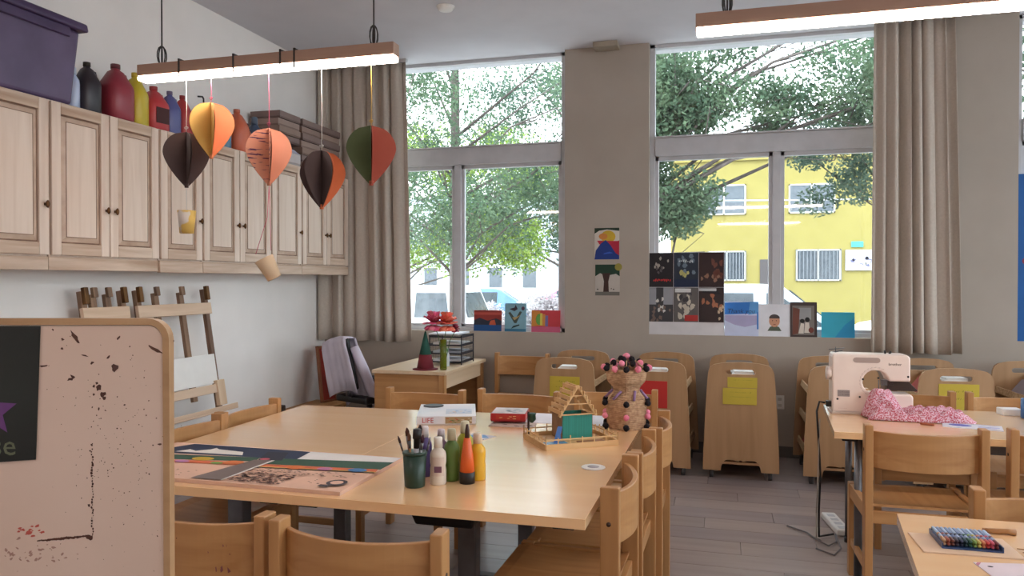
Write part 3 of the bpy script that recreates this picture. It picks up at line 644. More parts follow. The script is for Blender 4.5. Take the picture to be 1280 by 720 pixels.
for i in range(n):
    j = (i+1) % n; fs += [(i, j, n+j, n+i), (2*n+i, 3*n+i, 3*n+j, 2*n+j), (i, 2*n+i, 2*n+j, j), (n+i, n+j, 3*n+j, 3*n+i)]
m.add(vs, fs); m.build('edge_frame', wood('board_edge', (180, 142, 104), (160, 122, 86), 'x'), wb)
for s in (-.36, .36):
    MB().bar((s, -.0, .5), (s, 0, .06), .03, .03).build('leg', METAL, wb)
    MB().box(s-.02, s+.02, -.22, .22, .045, .08).build('foot', METAL, wb, bevel=.005)
    for q in (-.19, .19): MB().lathe([(.02, 0), (.024, .01), (.024, .035), (.018, .045)], 10, (s, q, 0)).build('castor', BLACK, wb)
# splatters: (px-like positions measured on the board, metres from the right/top edge)
def W2(px, py): return .45-(216-px)*1.3/950, 1.385-(py-398)*1.3/950
sp = MB()
def splat(px, py, s, el=1, ang=0, mi=0):
    x, z = W2(px, py); k = 9; pts = []
    for q in range(k):
        a = 2*PI*q/k; rr = s*.00137*random.uniform(.55, 1.15); dx, dz = rr*el*math.cos(a), rr*math.sin(a)
        pts.append((x+dx*math.cos(ang)-dz*math.sin(ang), -.0114-random.uniform(0, .0002), z+dx*math.sin(ang)+dz*math.cos(ang)))
    sp.add(pts, [tuple(range(k))], mi)
for a in [(99, 421, 3.2, 3.2, -.9), (72, 412, 1.5), (84, 424, 2), (83, 435, 2), (120, 453, 1.8, 2, .5), (148, 459, 5, 1.1, .5), (128, 484, 4.5), (133, 492, 4), (126, 478, 2), (122, 482, 2), (135, 497, 3, 1, 0), (122, 492, 1.8), (153, 422, 1.6, 1.8, 1), (94, 473, 2, 2.5, .3), (96, 470, 2, 2, -.5), (140, 446, 1.6, 2, .8), (111, 444, 1.2, 5, -.3), (200, 437, 2.2, 5, -.5), (160, 505, 1.5), (128, 510, 2, .6), (120, 508, 1.2), (211, 483, 1.4), (60, 457, 1.5, 4, .1), (203, 554, 1.5, 1.8), (167, 433, 1.1), (190, 500, 1), (195, 555, 1), (190, 591, 1.2), (119, 555, 1.5), (117, 562, 1.4), (115, 630, 2), (120, 578, 1.4), (146, 583, 1.2)]: splat(*a)
for k in range(34): splat(119.5+random.uniform(-1.2, 1.2), 560+k*3.3, random.uniform(.7, 1.7), 1.2, 1.57)
for k in range(30): splat(52+k*2.2, 674-k*.22+random.uniform(-.5, .5), 1.1+1.1*(1-abs(k-15)/15), 1.6, 0)
splat(116, 670, 4, 1.2)
for k in range(120): splat(random.gauss(150, 32), random.gauss(560, 55), random.uniform(.35, 1.0))
for k in range(60): splat(random.uniform(60, 205), random.uniform(420, 720), random.uniform(.3, .8))
for k in range(16): splat(46+random.gauss(0, 8), 661+random.gauss(0, 3), random.uniform(.8, 2), 2, .2, 1)
for k in range(40): splat(random.gauss(40, 26), random.gauss(692, 7), random.uniform(.5, 2), 2, random.uniform(-1, 1), 2)
sp.build('paint_splatter', [mat('dried_dark_paint', (66, 34, 26), (90, 54, 40), rough=.5), paint((190, 84, 70)), paint((168, 130, 116))], wb, kind='stuff')
# poster with star
px0, pz0 = W2(48, 573); px1, pz1 = W2(57, 405)
ps = root('poster', (0, 0, 0), R(15.6), 'dark green poster with purple star and the letters se on the whiteboard', 'poster')
ps.location = wb.location; wd = .26
def WP(dx, z): return (dx, -.0135, z)
m = MB(); m.add([WP(px1-wd, 1.372), WP(px1, 1.372), WP(px0+.003, 1.146), WP(px1-wd, 1.128)], [(0, 1, 2, 3)]); m.add([(a, -.0118, c_) for a, b_, c_ in m.v[:4]], [(0, 1, 2, 3)])
m.f += [[i, (i+1) % 4, 4+(i+1) % 4, 4+i] for i in range(4)]; m.m += [0]*4; m.sm += [False]*4
pb = m.build('sheet', mat('dark_poster', (30, 34, 30), (24, 26, 24), rough=.45), ps)
sx, sz = W2(-3, 513)
MB().add([(sx+(.044 if q % 2 == 0 else .019)*math.sin(PI*q/5), -.0138, sz+(.044 if q % 2 == 0 else .019)*math.cos(PI*q/5)) for q in range(10)], [tuple(range(10))]).build('star', paint((106, 60, 122)), pb)
tx, tz = W2(-16, 556)
tt = text_obj('Please', .05, paint((104, 108, 84)), pb, (0, -.0139, tz), (R(90), 0, 0)); tt.location.x = W2(25, 0)[0]-tt.dimensions.x/2
# ================================================================= PICTURES
ZS = SILL
WH = (236, 234, 230)
tag(art('painting', .215, .272, (214, 206, 196), [((26, 50, 34), [(0, .9), (.25, .92), (.5, .95), (1, .9), (1, 1), (0, 1)]), ((26, 50, 34), [(0, .82), (.2, .92), (0, .92)]), ((206, 170, 48), ell(.55, .72, .3, .2)), ((206, 130, 60), ell(.35, .73, .18, .1)), ((190, 40, 60), [(.1, .6), (.95, .58), (.95, .45), (.6, .4), (.2, .48)]), ((180, 34, 60), [(.65, .5), (1, .6), (1, .1), (.6, .2)]), ((20, 52, 128), [(0, 0), (1, 0), (1, .12), (.85, .2), (.65, .45), (.45, .62), (.25, .5), (.05, .28)]), ((50, 90, 190), [(.35, .16), (.75, .2), (.6, .24), (.4, .2)])], (-.98, YB-.004, 1.629)), 'small painting of a blue hill and yellow sun on the pier', 'painting')
tag(art('painting', .212, .268, (190, 182, 174), [((110, 106, 100), rect(0, 0, 1, .12)), ((18, 56, 40), [(0, 1), (1, 1), (1, .62), (.85, .7), (.6, .66), (.4, .66), (.2, .72), (0, .62)]), ((150, 140, 60), ell(.95, .92, .15, .12)), ((60, 34, 28), [(.33, .12), (.56, .12), (.54, .45), (.62, .72), (.28, .72), (.36, .45)]), ((30, 30, 30), ell(.1, .2, .03, .02)), ((30, 30, 30), ell(.75, .2, .03, .02)), ((40, 30, 30), ell(.66, .22, .02, .02))], (-.975, YB-.004, 1.316)), 'small painting of a dark green tree with brown trunk on the pier', 'painting')
tag(art('painting', .265, .19, (150, 50, 44), [((26, 80, 140), rect(0, 0, 1, .3)), ((40, 44, 60), [(0, .3), (1, .3), (1, .5), (.8, .62), (.5, .5), (.2, .64), (0, .5)]), ((196, 90, 60), [(.55, .3), (.8, .3), (.75, .55), (.6, .5)]), ((190, 80, 66), rect(0, .78, 1, .9))], (-2.075, YB+.03, ZS), rot=(R(-5), 0, 0)), 'small red and blue painting leaning in the left window', 'painting')
tag(art('painting', .2, .255, (132, 178, 196), [((62, 120, 150), rect(0, 0, 1, .1)), ((70, 80, 70), [(.45, .3), (.55, .3), (.8, .7), (.7, .72), (.5, .45), (.25, .7), (.16, .66)]), ((184, 160, 110), [(.35, .5), (.45, .4), (.55, .45), (.75, .6), (.55, .52)]), ((60, 50, 60), [(.2, .8), (.45, .85), (.5, .95), (.6, .8), (.45, .72)]), ((90, 60, 80), ell(.85, .82, .08, .07)), ((40, 60, 60), [(.3, .1), (.7, .22), (.68, .26), (.4, .2)])], (-1.813, YB+.03, ZS), rot=(R(-4), 0, 0)), 'light blue painting of a flower leaning in the left window', 'painting')
tag(art('painting', .262, .195, (206, 66, 76), [((206, 96, 130), rect(0, 0, 1, .25)), ((214, 140, 60), [(0, .25), (.3, .3), (.3, .95), (0, 1)]), ((110, 170, 80), ell(.27, .58, .12, .26)), ((222, 206, 90), rect(.3, .3, .38, .86)), ((214, 140, 70), rect(.38, .28, .48, .82)), ((120, 110, 160), rect(.48, .26, .58, .76))], (-1.532, YB+.03, ZS), rot=(R(-5), 0, 0)), 'red painting with a rainbow leaning in the left window', 'painting')
# poster sheet of six
sh = art('poster_sheet', .625, .70, (216, 212, 214), [], (-.3125, YB+.035, ZS), rot=(R(-1.5), 0, 0)); tag(sh, 'sheet of six dark printed posters in the middle window', 'poster')
DK = [(28, 22, 28), (34, 44, 60), (52, 30, 30), (60, 58, 62), (96, 90, 88), (52, 36, 36)]
for k in range(6):
    i, j = k % 3, k//3; c0 = DK[k]; shp = []
    if k == 0: shp = blobs((170, 160, 150), 9, .2, .55, .8, .9, .06)+blobs((90, 80, 84), 6, .3, .4, .7, .6, .06)+scribble((196, 40, 40), .18, .85, .2, .05, 9, .05)
    elif k == 1: shp = blobs((110, 126, 140), 10, .1, .4, .9, .9, .1)+blobs((196, 190, 120), 5, .25, .35, .75, .45, .09)+scribble((214, 220, 224), .2, .8, .75, .06, 7, .05)+[((20, 36, 66), rect(0, 0, 1, .22))]
    elif k == 2: shp = blobs((110, 62, 50), 9, .4, .2, .9, .8, .12)+blobs((150, 110, 90), 6, .1, .05, .9, .35, .08)
    elif k == 3: shp = [((150, 150, 156), rect(0, .5, .3, 1)), ((150, 150, 156), rect(.6, .5, 1, 1))]+blobs((210, 206, 200), 6, .3, .3, .7, .7, .07)+blobs((120, 100, 90), 14, .05, .02, .95, .45, .07)
    elif k == 4: shp = blobs((206, 196, 180), 12, .2, .1, .8, .8, .11)+blobs((60, 54, 60), 6, .3, .6, .7, .9, .09)+[((214, 214, 214), rect(.05, .86, .7, .97)), ((176, 44, 40), rect(.45, .03, 1, .2))]
    else: shp = blobs((176, 110, 80), 7, .15, .4, .95, .8, .1)+[((28, 24, 30), [(.1, .85), (.9, .8), (.7, .95), (.3, .97)]), ((206, 206, 210), rect(0, .9, .7, .98))]+blobs((206, 180, 150), 5, .7, .1, 1, .6, .07)
    art('poster', .203, .292, c0, shp, (-.2085+.2085*i, -.0045, .405-.296*j), parent=sh, th=.0035)
# sill cards
k1 = art('greeting_card', .27, .285, (206, 214, 240), [((52, 124, 206), [(0, .62), (1, .66), (1, 1), (0, .97)]), ((96, 160, 220), [(.7, .62), (1, .66), (1, 1), (.75, 1)]), ((176, 170, 206), [(0, .6), (.99, .6), (.95, .34), (.6, .26), (.3, .32), (0, .45)]), ((70, 130, 206), rect(.95, .2, 1, .7))], (.14, YB+.03, ZS), rot=(R(-6), 0, 0))
tag(k1, 'blue and lilac card reading Thank you in the middle window', 'card')
text_obj('Thank you', .052, paint((30, 50, 96)), k1, (-.005, -.0016, .205), (R(90), 0, 0), shear=.2)
tag(art('portrait_drawing', .25, .265, (232, 232, 238), [((88, 96, 80), [(.28, .17), (.36, .3), (.5, .33), (.64, .3), (.72, .17)]), ((206, 150, 120), ell(.5, .48, .17, .19, 18)), ((70, 60, 60), ell(.5, .56, .17, .13, 12, 0, PI)), ((120, 60, 50), [(.44, .38), (.56, .38), (.5, .36)]), ((40, 30, 30), ell(.44, .49, .015, .015)), ((40, 30, 30), ell(.56, .49, .015, .015))], (.40, YB+.035, ZS), rot=(R(-5), 0, 0)), 'white card with a drawn round face in the middle window', 'drawing')
tag(art('framed_print', .205, .285, (70, 56, 54), [((126, 118, 112), rect(.08, .06, .9, .9)), ((160, 160, 160), rect(.32, .5, .78, .84)), ((120, 70, 56), [(.08, .06), (.3, .1), (.36, .8), (.1, .85)]), ((20, 18, 20), ell(.45, .46, .09, .06)), ((20, 18, 20), ell(.64, .5, .09, .07)), ((226, 216, 204), [(.3, .1), (.4, .4), (.52, .38), (.5, .1)]), ((226, 216, 204), [(.52, .12), (.56, .42), (.7, .42), (.74, .12)]), ((120, 60, 50), ell(.78, .2, .1, .08))], (.625, YB+.03, ZS), rot=(R(-5), 0, 0), th=.012), 'brown framed print standing in the middle window', 'picture')
tag(art('blank_card', .25, .205, (60, 184, 214), [((48, 160, 214), [(.4, 0), (1, 0), (1, .8), (.7, .5)])], (.885, YB+.03, ZS), rot=(R(-5), 0, 0)), 'plain turquoise card in the middle window', 'card')
bp = art('poster', .72, 1.27, (24, 92, 160), [((150, 40, 60), ell(.12, .48, .08, .03)), ((20, 40, 90), ell(.5, .6, .2, .12))], (2.51, YB+.035, ZS), th=.004); tag(bp, 'tall blue poster in the third window at the right edge', 'poster')
# ================================================================= BOOK CARTS
def cart_outline():
    p = [(-.265, .065), (-.14, .065), (-.135, .10), (-.12, .13), (-.10, .145), (.10, .145), (.12, .13), (.135, .10), (.14, .065), (.265, .065)]
    p += [(.262, .2), (.248, .5), (.234, .72), (.228, .78), (.215, .815), (.19, .835), (.12, .85), (0, .857), (-.12, .85), (-.19, .835), (-.215, .815), (-.228, .78), (-.234, .72), (-.248, .5), (-.262, .2)]
    return p
def panel_with_slot(mb, y0, y1):
    """outline with a stadium handle slot, built as a bridged ring"""
    out = cart_outline(); slot = [(.085+.018*math.cos(a), .785+.018*math.sin(a)) for a in np.linspace(-PI/2, PI/2, 6)]+[(-.085+.018*math.cos(a), .785+.018*math.sin(a)) for a in np.linspace(PI/2, 3*PI/2, 6)]
    import bmesh
    bm = bmesh.new(); ov = [bm.verts.new((a, 0, b_)) for a, b_ in out]; sv = [bm.verts.new((a, 0, b_)) for a, b_ in slot]
    es = [bm.edges.new((ov[i], ov[(i+1) % len(ov)])) for i in range(len(ov))]+[bm.edges.new((sv[i], sv[(i+1) % len(sv)])) for i in range(len(sv))]
    bmesh.ops.triangle_fill(bm, edges=es, use_beauty=True)
    bm.verts.index_update(); vs = [tuple(v.co) for v in bm.verts]; fc = [[v.index for v in f.verts] for f in bm.faces]; bm.free()
    n = len(vs); mb.add([(a, y0, c_) for a, _, c_ in vs]+[(a, y1, c_) for a, _, c_ in vs], fc+[[n+i for i in f] for f in fc], 0)
    no, ns = len(out), len(slot); mb.add([(a, y0, b_) for a, b_ in out]+[(a, y1, b_) for a, b_ in out], [(i, (i+1) % no, no+(i+1) % no, no+i) for i in range(no)], 1)
    mb.add([(a, y0, b_) for a, b_ in slot]+[(a, y1, b_) for a, b_ in slot], [(i, (i+1) % ns, ns+(i+1) % ns, ns+i) for i in range(ns)], 1)
def cart():
    r = root('book_cart', (0, 0, 0))
    for y in (-.345, .327):
        mb = MB(); panel_with_slot(mb, y, y+.018); mb.build('end_panel', [PLY, PLYE], r)
    MB().box(-.006, .006, -.327, .327, .17, .757).build('centre_board', PLY, r)
    for s in (-1, 1):
        for z in (.17, .39, .61):
            w1 = .235-.03*(z/.6); vs = [(s*.01, z-.04), (s*w1, z+.015), (s*w1, z+.027), (s*.01, z-.028)]
            MB().prism(vs, -.326, .326, 'xz').build('shelf', PLYE, r)
            MB().prism([(s*w1, z+.015), (s*(w1+.01), z+.012), (s*(w1+.002), z+.055), (s*(w1-.008), z+.055)], -.326, .326, 'xz').build('shelf_lip', PLYE, r)
        for y in (-.29, .29):
            MB().box(s*.19-.022, s*.19+.022, y-.02, y+.02, .05, .075).tube([(s*.205-.014, y, .034), (s*.205+.014, y, .034)], .034, 16).build('castor', mat('castor_grey', (70, 68, 70), rough=.5), r)
    MB().box(-.2, .2, -.327, .327, .11, .128).build('bottom_board', PLY, r)
    return r
cp = cart(); cu_ = []
for (x, y, a, lb) in [(-1.17, 6.065, -2, 'birch book cart with a yellow note, left of the twine basket'), (-.48, 6.065, -3, 'birch book cart with a red paper, behind the twine basket'), (.118, 6.065, 0, 'birch book cart with two overlapping yellow notes, standing free in the middle'),
                      (.80, 6.06, 1, 'birch book cart half hidden behind the sewing machine'), (1.475, 6.06, 5, 'birch book cart with a yellow note behind the pink fabric'), (2.16, 6.05, 3, 'birch book cart at the right edge, showing its slanted shelves')]:
    o = cp if not cu_ else copy_tree(cp); cu_.append(o); o.location = (x, y, 0); o.rotation_euler = (0, 0, R(a)); tag(o, lb, 'cart', 'birch book carts along the back wall')
YEL = (204, 180, 62)
def note(ci, dx, z, w_, h_, c_, lab, lines=2, depth=.0):
    c_o = cu_[ci]; M = c_o.matrix_basis; p = M @ Vector((dx, -.3495-depth, z)); s_ = []
    for q in range(lines): s_ += scribble((150, 142, 40), .2, .85, .75-.28*q, .05, 12, .02)
    tag(art('paper_note', w_, h_, c_, s_ if c_ == YEL else [], tuple(p), rz=c_o.rotation_euler[2]), lab, 'note')
note(0, .005, .555, .235, .155, YEL, 'yellow note on the leftmost book cart')
note(1, -.03, .50, .25, .20, (196, 46, 40), 'plain red paper on the cart behind the twine basket')
note(2, -.008, .550, .235, .118, YEL, 'lower yellow note on the free standing middle cart')
note(2, .010, .672, .205, .075, YEL, 'upper yellow note on the free standing middle cart, slid under the handle', 1, .0)
note(4, .015, .56, .25, .19, YEL, 'yellow note on the cart behind the pink fabric')
for ci, lb in [(0, 'leftmost cart'), (1, 'cart behind the twine basket'), (2, 'free standing middle cart'), (4, 'cart behind the pink fabric')]:
    M = cu_[ci].matrix_basis; p = M @ Vector((.01, -.2, .758))
    tag(MB().box(-.075, .07, -.11, .11, 0, .012).box(-.06, .075, -.1, .11, .012, .026).build('magazines', [PAPER], None, tuple(p), (0, 0, cu_[ci].rotation_euler[2]+.05)), 'white magazines lying on top inside the %s' % lb, 'magazines')
# books on the visible shelves
BC = [(190, 186, 180), (70, 90, 120), (170, 70, 60), (220, 216, 208), (70, 120, 110), (196, 150, 70), (150, 140, 150), (90, 70, 66)]
bi = 0
where = {0: 'leftmost cart', 1: 'cart behind the basket', 2: 'free standing middle cart', 3: 'cart behind the sewing machine', 4: 'cart behind the pink fabric', 5: 'cart at the right edge'}
zt_ = ['bottom', 'middle', 'top']
for ci, s, items in [(3, -1, [(-.22, 0), (.0, 0), (.2, 0), (-.15, 1), (.12, 1), (-.2, 2), (.05, 2)]), (1, 1, [(-.2, 1), (.1, 1), (-.1, 2), (-.2, 0)]), (0, 1, [(-.1, 2), (.1, 1)]), (5, -1, [(-.2, 2), (.06, 2), (-.1, 1), (.15, 1)]), (2, 1, [(0, 2)]), (4, -1, [(0, 2), (.1, 1)])]:
    for (yy, lv) in items:
        z = (.17, .39, .61)[lv]; c_o = cu_[ci]; M = c_o.matrix_basis @ Matrix.Translation((s*(.205-.03*(z/.6)), yy, z+.017)) @ Matrix.Rotation(s*R(-38), 4, 'Y'); h_ = random.uniform(.13, .17); wv = random.uniform(.09, .12)
        r = root('book', (0, 0, 0), 0, '%s book on the %s shelf of the %s, %s' % (['white', 'blue', 'red', 'cream', 'teal', 'ochre', 'grey', 'brown'][bi % 8], zt_[lv], where[ci], 'near end' if yy < 0 else 'far end'), 'book', 'books on the birch carts')
        r.matrix_basis = M
        MB().box(-.006, .006, -wv, wv, .002, h_-.004).build('pages', PAPER, r); MB().box(-.008, -.006, -wv-.003, wv+.003, 0, h_).box(.006, .008, -wv-.003, wv+.003, 0, h_).build('cover', paint(BC[bi % 8]), r); bi += 1
# ================================================================= THINGS ON THE BIG TABLE
T = .74
# street painting: two boards lying flat
def flatart(name, w_, h_, base, shapes, x, y, z, rz, label, cat, th=.012):
    o = art(name, w_, h_, base, shapes, (x, y, z+th), rot=(R(-90), 0, rz), th=th); tag(o, label, cat); return o
SP = [((34, 48, 78), [(0, .62), (.09, .985), (.62, .985), (.634, .73), (.489, .7)]), ((232, 228, 222), [(.11, .70), (.14, .80), (.18, .76), (.22, .84), (.225, .90), (.25, .86), (.295, .85), (.37, .83), (.40, .73)]),
      ((44, 84, 66), [(0, .60), (.13, .604), (.489, .70), (.505, .574), (.187, .466), (0, .47)]), ((44, 84, 66), [(.545, .704), (1, .84), (.998, .608), (.554, .524)]), ((234, 230, 228), [(.62, .985), (1, .985), (.997, .836), (.634, .73)]),
      ((30, 34, 54), [(.502, .624), (.461, .884), (.546, .904), (.594, .652)]), ((206, 90, 110), ell(.52, .66, .02, .03)), ((210, 104, 62), [(0, .45), (.195, .45), (.468, .524), (.49, .434), (.221, .38), (0, .38)]), ((210, 104, 62), [(.55, .51), (.992, .604), (1, .53), (.566, .44)]),
      ((38, 32, 32), [(0, .375), (.22, .38), (.22, .365), (0, .36)]), ((38, 32, 32), [(.566, .425), (1, .51), (1, .495), (.566, .41)]), ((220, 186, 96), [(.566, .44), (1, .53), (1, .512), (.566, .427)]),
      ((204, 170, 52), ell(.297, .535, .045, .055)), ((214, 116, 60), ell(.444, .49, .04, .06)), ((190, 130, 180), ell(.25, .42, .03, .035)), ((110, 160, 80), ell(.39, .44, .025, .03)), ((222, 120, 56), ell(.70, .485, .035, .055)), ((190, 120, 160), ell(.811, .50, .028, .045)), ((64, 120, 176), ell(.93, .53, .035, .05)),
      ((120, 106, 102), [(.44, .02), (.555, .02), (.562, .62), (.495, .60)]), ((228, 224, 218), [(.555, .02), (.562, .02), (.575, .62), (.562, .62)])]
SP += blobs((92, 58, 52), 230, .575, .03, .77, .27, .009)+blobs((96, 66, 60), 60, .57, .27, .80, .40, .008)+blobs((104, 76, 72), 24, .80, .30, .96, .42, .008)+blobs((100, 70, 66), 14, .2, .04, .42, .2, .006)+blobs((110, 76, 70), 6, .84, .1, .9, .2, .006)
SP += [((66, 58, 66), ell(.945, .17, .035, .075)), ((228, 186, 162), ell(.945, .17, .022, .045)), ((66, 58, 66), rect(.905, .05, .94, .10))]
flatart('street_painting', 1.05, .50, (228, 186, 162), SP, -1.74, 2.25, T, R(-.3), 'painted street picture with dotted crowd and grey road lying on the big table', 'painting', th=.013)
cp_ = root('brush_cup', (-1.025, 2.425, T), 0, 'dark green plastic cup full of brushes on the big table', 'cup')
MB().lathe([(.033, 0), (.035, .003), (.041, .118), (.0385, .118), (.032, .006), (.001, .005)], 24).build('body', mat('dark_green_plastic', (32, 60, 48), (26, 52, 42), rough=.4), cp_)
MB().lathe([(.0425, .112), (.0425, .12), (.039, .12)], 24).build('rim', MC['dark_green_plastic'], cp_)
def brush(dx, dy, tx_, ty_, L_, hc, bc, label, rad=.004, tipr=.006):
    r = root('paintbrush', (-1.025+dx, 2.425+dy, T+.008), 0, label, 'brush', rot=(R(ty_), R(tx_), 0))
    MB().tube([(0, 0, 0), (0, 0, L_*.7)], rad, 8, radii=[rad*.6, rad]).build('handle', paint(hc, .4), r)
    MB().tube([(0, 0, L_*.7), (0, 0, L_*.85)], rad, 8, radii=[rad*1.05, tipr]).build('ferrule', METAL, r)
    MB().tube([(0, 0, L_*.85), (0, 0, L_*.93), (0, 0, L_)], rad, 8, radii=[tipr, tipr*1.15, tipr*.3]).build('bristles', paint(bc, .9), r)
brush(-.008, .0, -17, 3, .172, (120, 80, 60), (60, 40, 40), 'thin paintbrush leaning furthest left in the green cup', .003, .004)
brush(-.012, .008, -8, -4, .19, (120, 66, 40), (84, 50, 36), 'brown brush left of centre in the green cup', .005, .007)
brush(-.004, -.010, -3, 3, .18, (190, 140, 90), (110, 70, 50), 'tan wooden brush in the green cup', .004, .006)
brush(.004, .012, 2, -3, .20, (40, 30, 34), (40, 24, 26), 'black handled brush upright in the green cup', .005, .008)
brush(.012, -.004, 8, 3, .175, (180, 180, 186), (64, 30, 40), 'silver brush leaning right in the green cup', .004, .006)
brush(.014, .008, 13, -3, .165, (60, 60, 90), (120, 110, 120), 'dark blue brush leaning furthest right in the green cup', .003, .004)
mk = root('marker', (-1.02, 2.415, T+.01), 0, 'thick black capped marker standing highest in the green cup', 'marker', rot=(R(1), R(3), 0))
MB().tube([(0, 0, 0), (0, 0, .13)], .009, 12).build('barrel', paint((190, 186, 190), .3), mk)
MB().tube([(0, 0, .125), (0, 0, .158), (0, 0, .158), (0, 0, .19)], .01, 12, radii=[.0105, .0105, .015, .014]).build('cap', BLACK, mk)
def tbottle(x, y, h, rad, c, cap, label, lab=None, stripe=None):
    r = root('paint_bottle', (x, y, T), R(random.uniform(-25, 25)), label, 'bottle', 'squeeze bottles on the big table')
    MB().lathe([(rad*.93, 0), (rad, .006), (rad, h*.32), (rad*.93, h*.4), (rad, h*.47), (rad, h*.62), (rad*.9, h*.69), (rad*.5, h*.77), (rad*.48, h*.79)], 24).build('body', paint(c, .3), r)
    MB().lathe([(rad*.56, h*.785), (rad*.54, h*.97), (rad*.48, h)], 16).build('cap', paint(cap, .4), r)
    if lab:
        m = MB(); n = 10
        for i in range(n+1):
            a = -PI/2-.9+1.8*i/n
            m.v += [((rad*1.012)*math.cos(a), rad*1.012*math.sin(a), h*.2), (rad*1.012*math.cos(a), rad*1.012*math.sin(a), h*.6)]
        for i in range(n): m.f.append([2*i, 2*i+2, 2*i+3, 2*i+1]); m.m.append(0); m.sm.append(True)
        o = m.build('paper_label', paint(lab, .7), r); r.rotation_euler[2] = R(15)
        art('print_block', rad*.9, h*.13, (110, 70, 90), [], (0.002, -rad*1.012-.0015, h*.28), parent=o, th=.001)
    return r
tbottle(-.958, 2.475, .163, .0285, (226, 212, 196), (232, 224, 212), 'white paint bottle, front one in the bunch', (216, 196, 182))
tbottle(-1.045, 2.565, .18, .026, (82, 64, 124), (216, 206, 206), 'violet paint bottle with white cap directly behind the brush cup')
tbottle(-.995, 2.60, .165, .025, (120, 84, 110), (206, 190, 196), 'mauve paint bottle between the violet and green bottles')
tbottle(-.93, 2.535, .182, .028, (92, 120, 50), (190, 180, 150), 'green paint bottle with beige cap behind the white one')
tbottle(-.91, 2.62, .195, .030, (176, 176, 54), (214, 206, 176), 'tall yellow green paint bottle with cream cap at the back of the bunch')
tbottle(-.845, 2.57, .165, .029, (226, 172, 40), (226, 206, 180), 'yellow paint bottle, rightmost in the bunch')
gl = root('glue_tube', (-.865, 2.515, T), 0, 'orange tapered glue tube standing on its black cap', 'tube')
MB().lathe([(.027, 0), (.027, .038), (.025, .04)], 20).build('cap', BLACK, gl)
MB().lathe([(.026, .04), (.022, .09), (.012, .155), (.010, .158)], 20).build('body', paint((226, 100, 40), .4), gl)
MB().lathe([(.009, .158), (.008, .185), (.004, .205)], 12).build('nozzle', paint((60, 34, 30)), gl)
# big game box
gb = root('game_box', (-1.365, 3.655, T), R(19), 'white board game box with red letters and a black disc on the big table', 'box')
MB().box(-.142, .142, -.18, .18, 0, .03).build('tray', paint((206, 196, 190)), gb, bevel=.001)
lid = MB().box(-.145, .145, -.183, .183, .006, .045).build('lid', mat('game_lid', (228, 224, 226), (206, 210, 220), rough=.35, scale=5), gb, bevel=.002)
art('side_print', .13, .032, (176, 150, 110), blobs((190, 90, 60), 8, .1, .2, .9, .8, .08)+blobs((110, 120, 70), 8, 0, 0, .9, .5, .08)+blobs((226, 210, 180), 5, .5, .2, 1, .9, .08), (.06, -.1845, .009), parent=lid, th=.001)
art('top_print', .13, .14, (206, 214, 226), blobs((160, 190, 220), 8, .3, .2, .9, .8, .09)+blobs((226, 206, 196), 6, .1, .1, .6, .5, .08), (.06, -.12, .0462), rot=(R(-90), 0, 0), parent=lid, th=.001)
text_obj('LIFE', .034, paint((190, 30, 40)), lid, (-.09, -.1845, .024), (R(90), 0, 0))
bd = root('black_disc', (-1.475, 3.745, T+.045), 0, 'flat black disc lying on the white game box', 'disc')
MB().lathe([(.053, 0), (.053, .004), (.046, .005)], 28).build('disc', BLACK, bd)
rb = root('game_box', (-1.035, 3.675, T+.012), R(8), 'small red game box with pale lid on the big table', 'box')
MB().box(-.085, .085, -.085, .085, 0, .03).build('tray', paint((150, 30, 34)), rb, bevel=.001)
ld = MB().box(-.087, .087, -.087, .087, .005, .04).build('lid', paint((176, 36, 38), .4), rb, bevel=.0015)
art('top_print', .165, .165, (214, 208, 208), blobs((170, 186, 196), 9, .2, .2, .9, .9, .09), (0, -.0825, .0412), rot=(R(-90), 0, 0), parent=ld, th=.001)
art('side_print', .12, .022, (196, 60, 44), blobs((230, 190, 120), 5, .1, .2, .9, .8, .1), (0, -.0882, .011), parent=ld, th=.001)
flatart('picture_sheet', .22, .12, (196, 176, 166), blobs((70, 40, 40), 12, 0, 0, 1, .6, .07), -.99, 3.52, T, R(4), 'crumpled patterned sheet under the small red game box', 'paper', .003)
flatart('picture_sheet', .60, .27, (232, 230, 236), [], -.67, 3.665, T, R(2), 'large white paper sheet under the twine basket', 'paper', .002)
flatart('photo_card', .13, .085, (220, 214, 220), [((120, 170, 220), [(.1, .1), (.7, .06), (.95, .5), (.6, .85), (.2, .6)])], -1.085, 3.235, T, R(-22), 'small pale blue picture card near the paint bottles', 'card', .002)
co = root('coaster', (-.475, 2.845, T), 0, 'round white coaster near the right edge of the big table', 'coaster')
MB().lathe([(.044, 0), (.046, .002), (.044, .004)], 28).build('disc', WHITE, co); MB().lathe([(.022, .004), (.022, .0046)], 20).build('printed_ring', paint((176, 170, 176)), co)
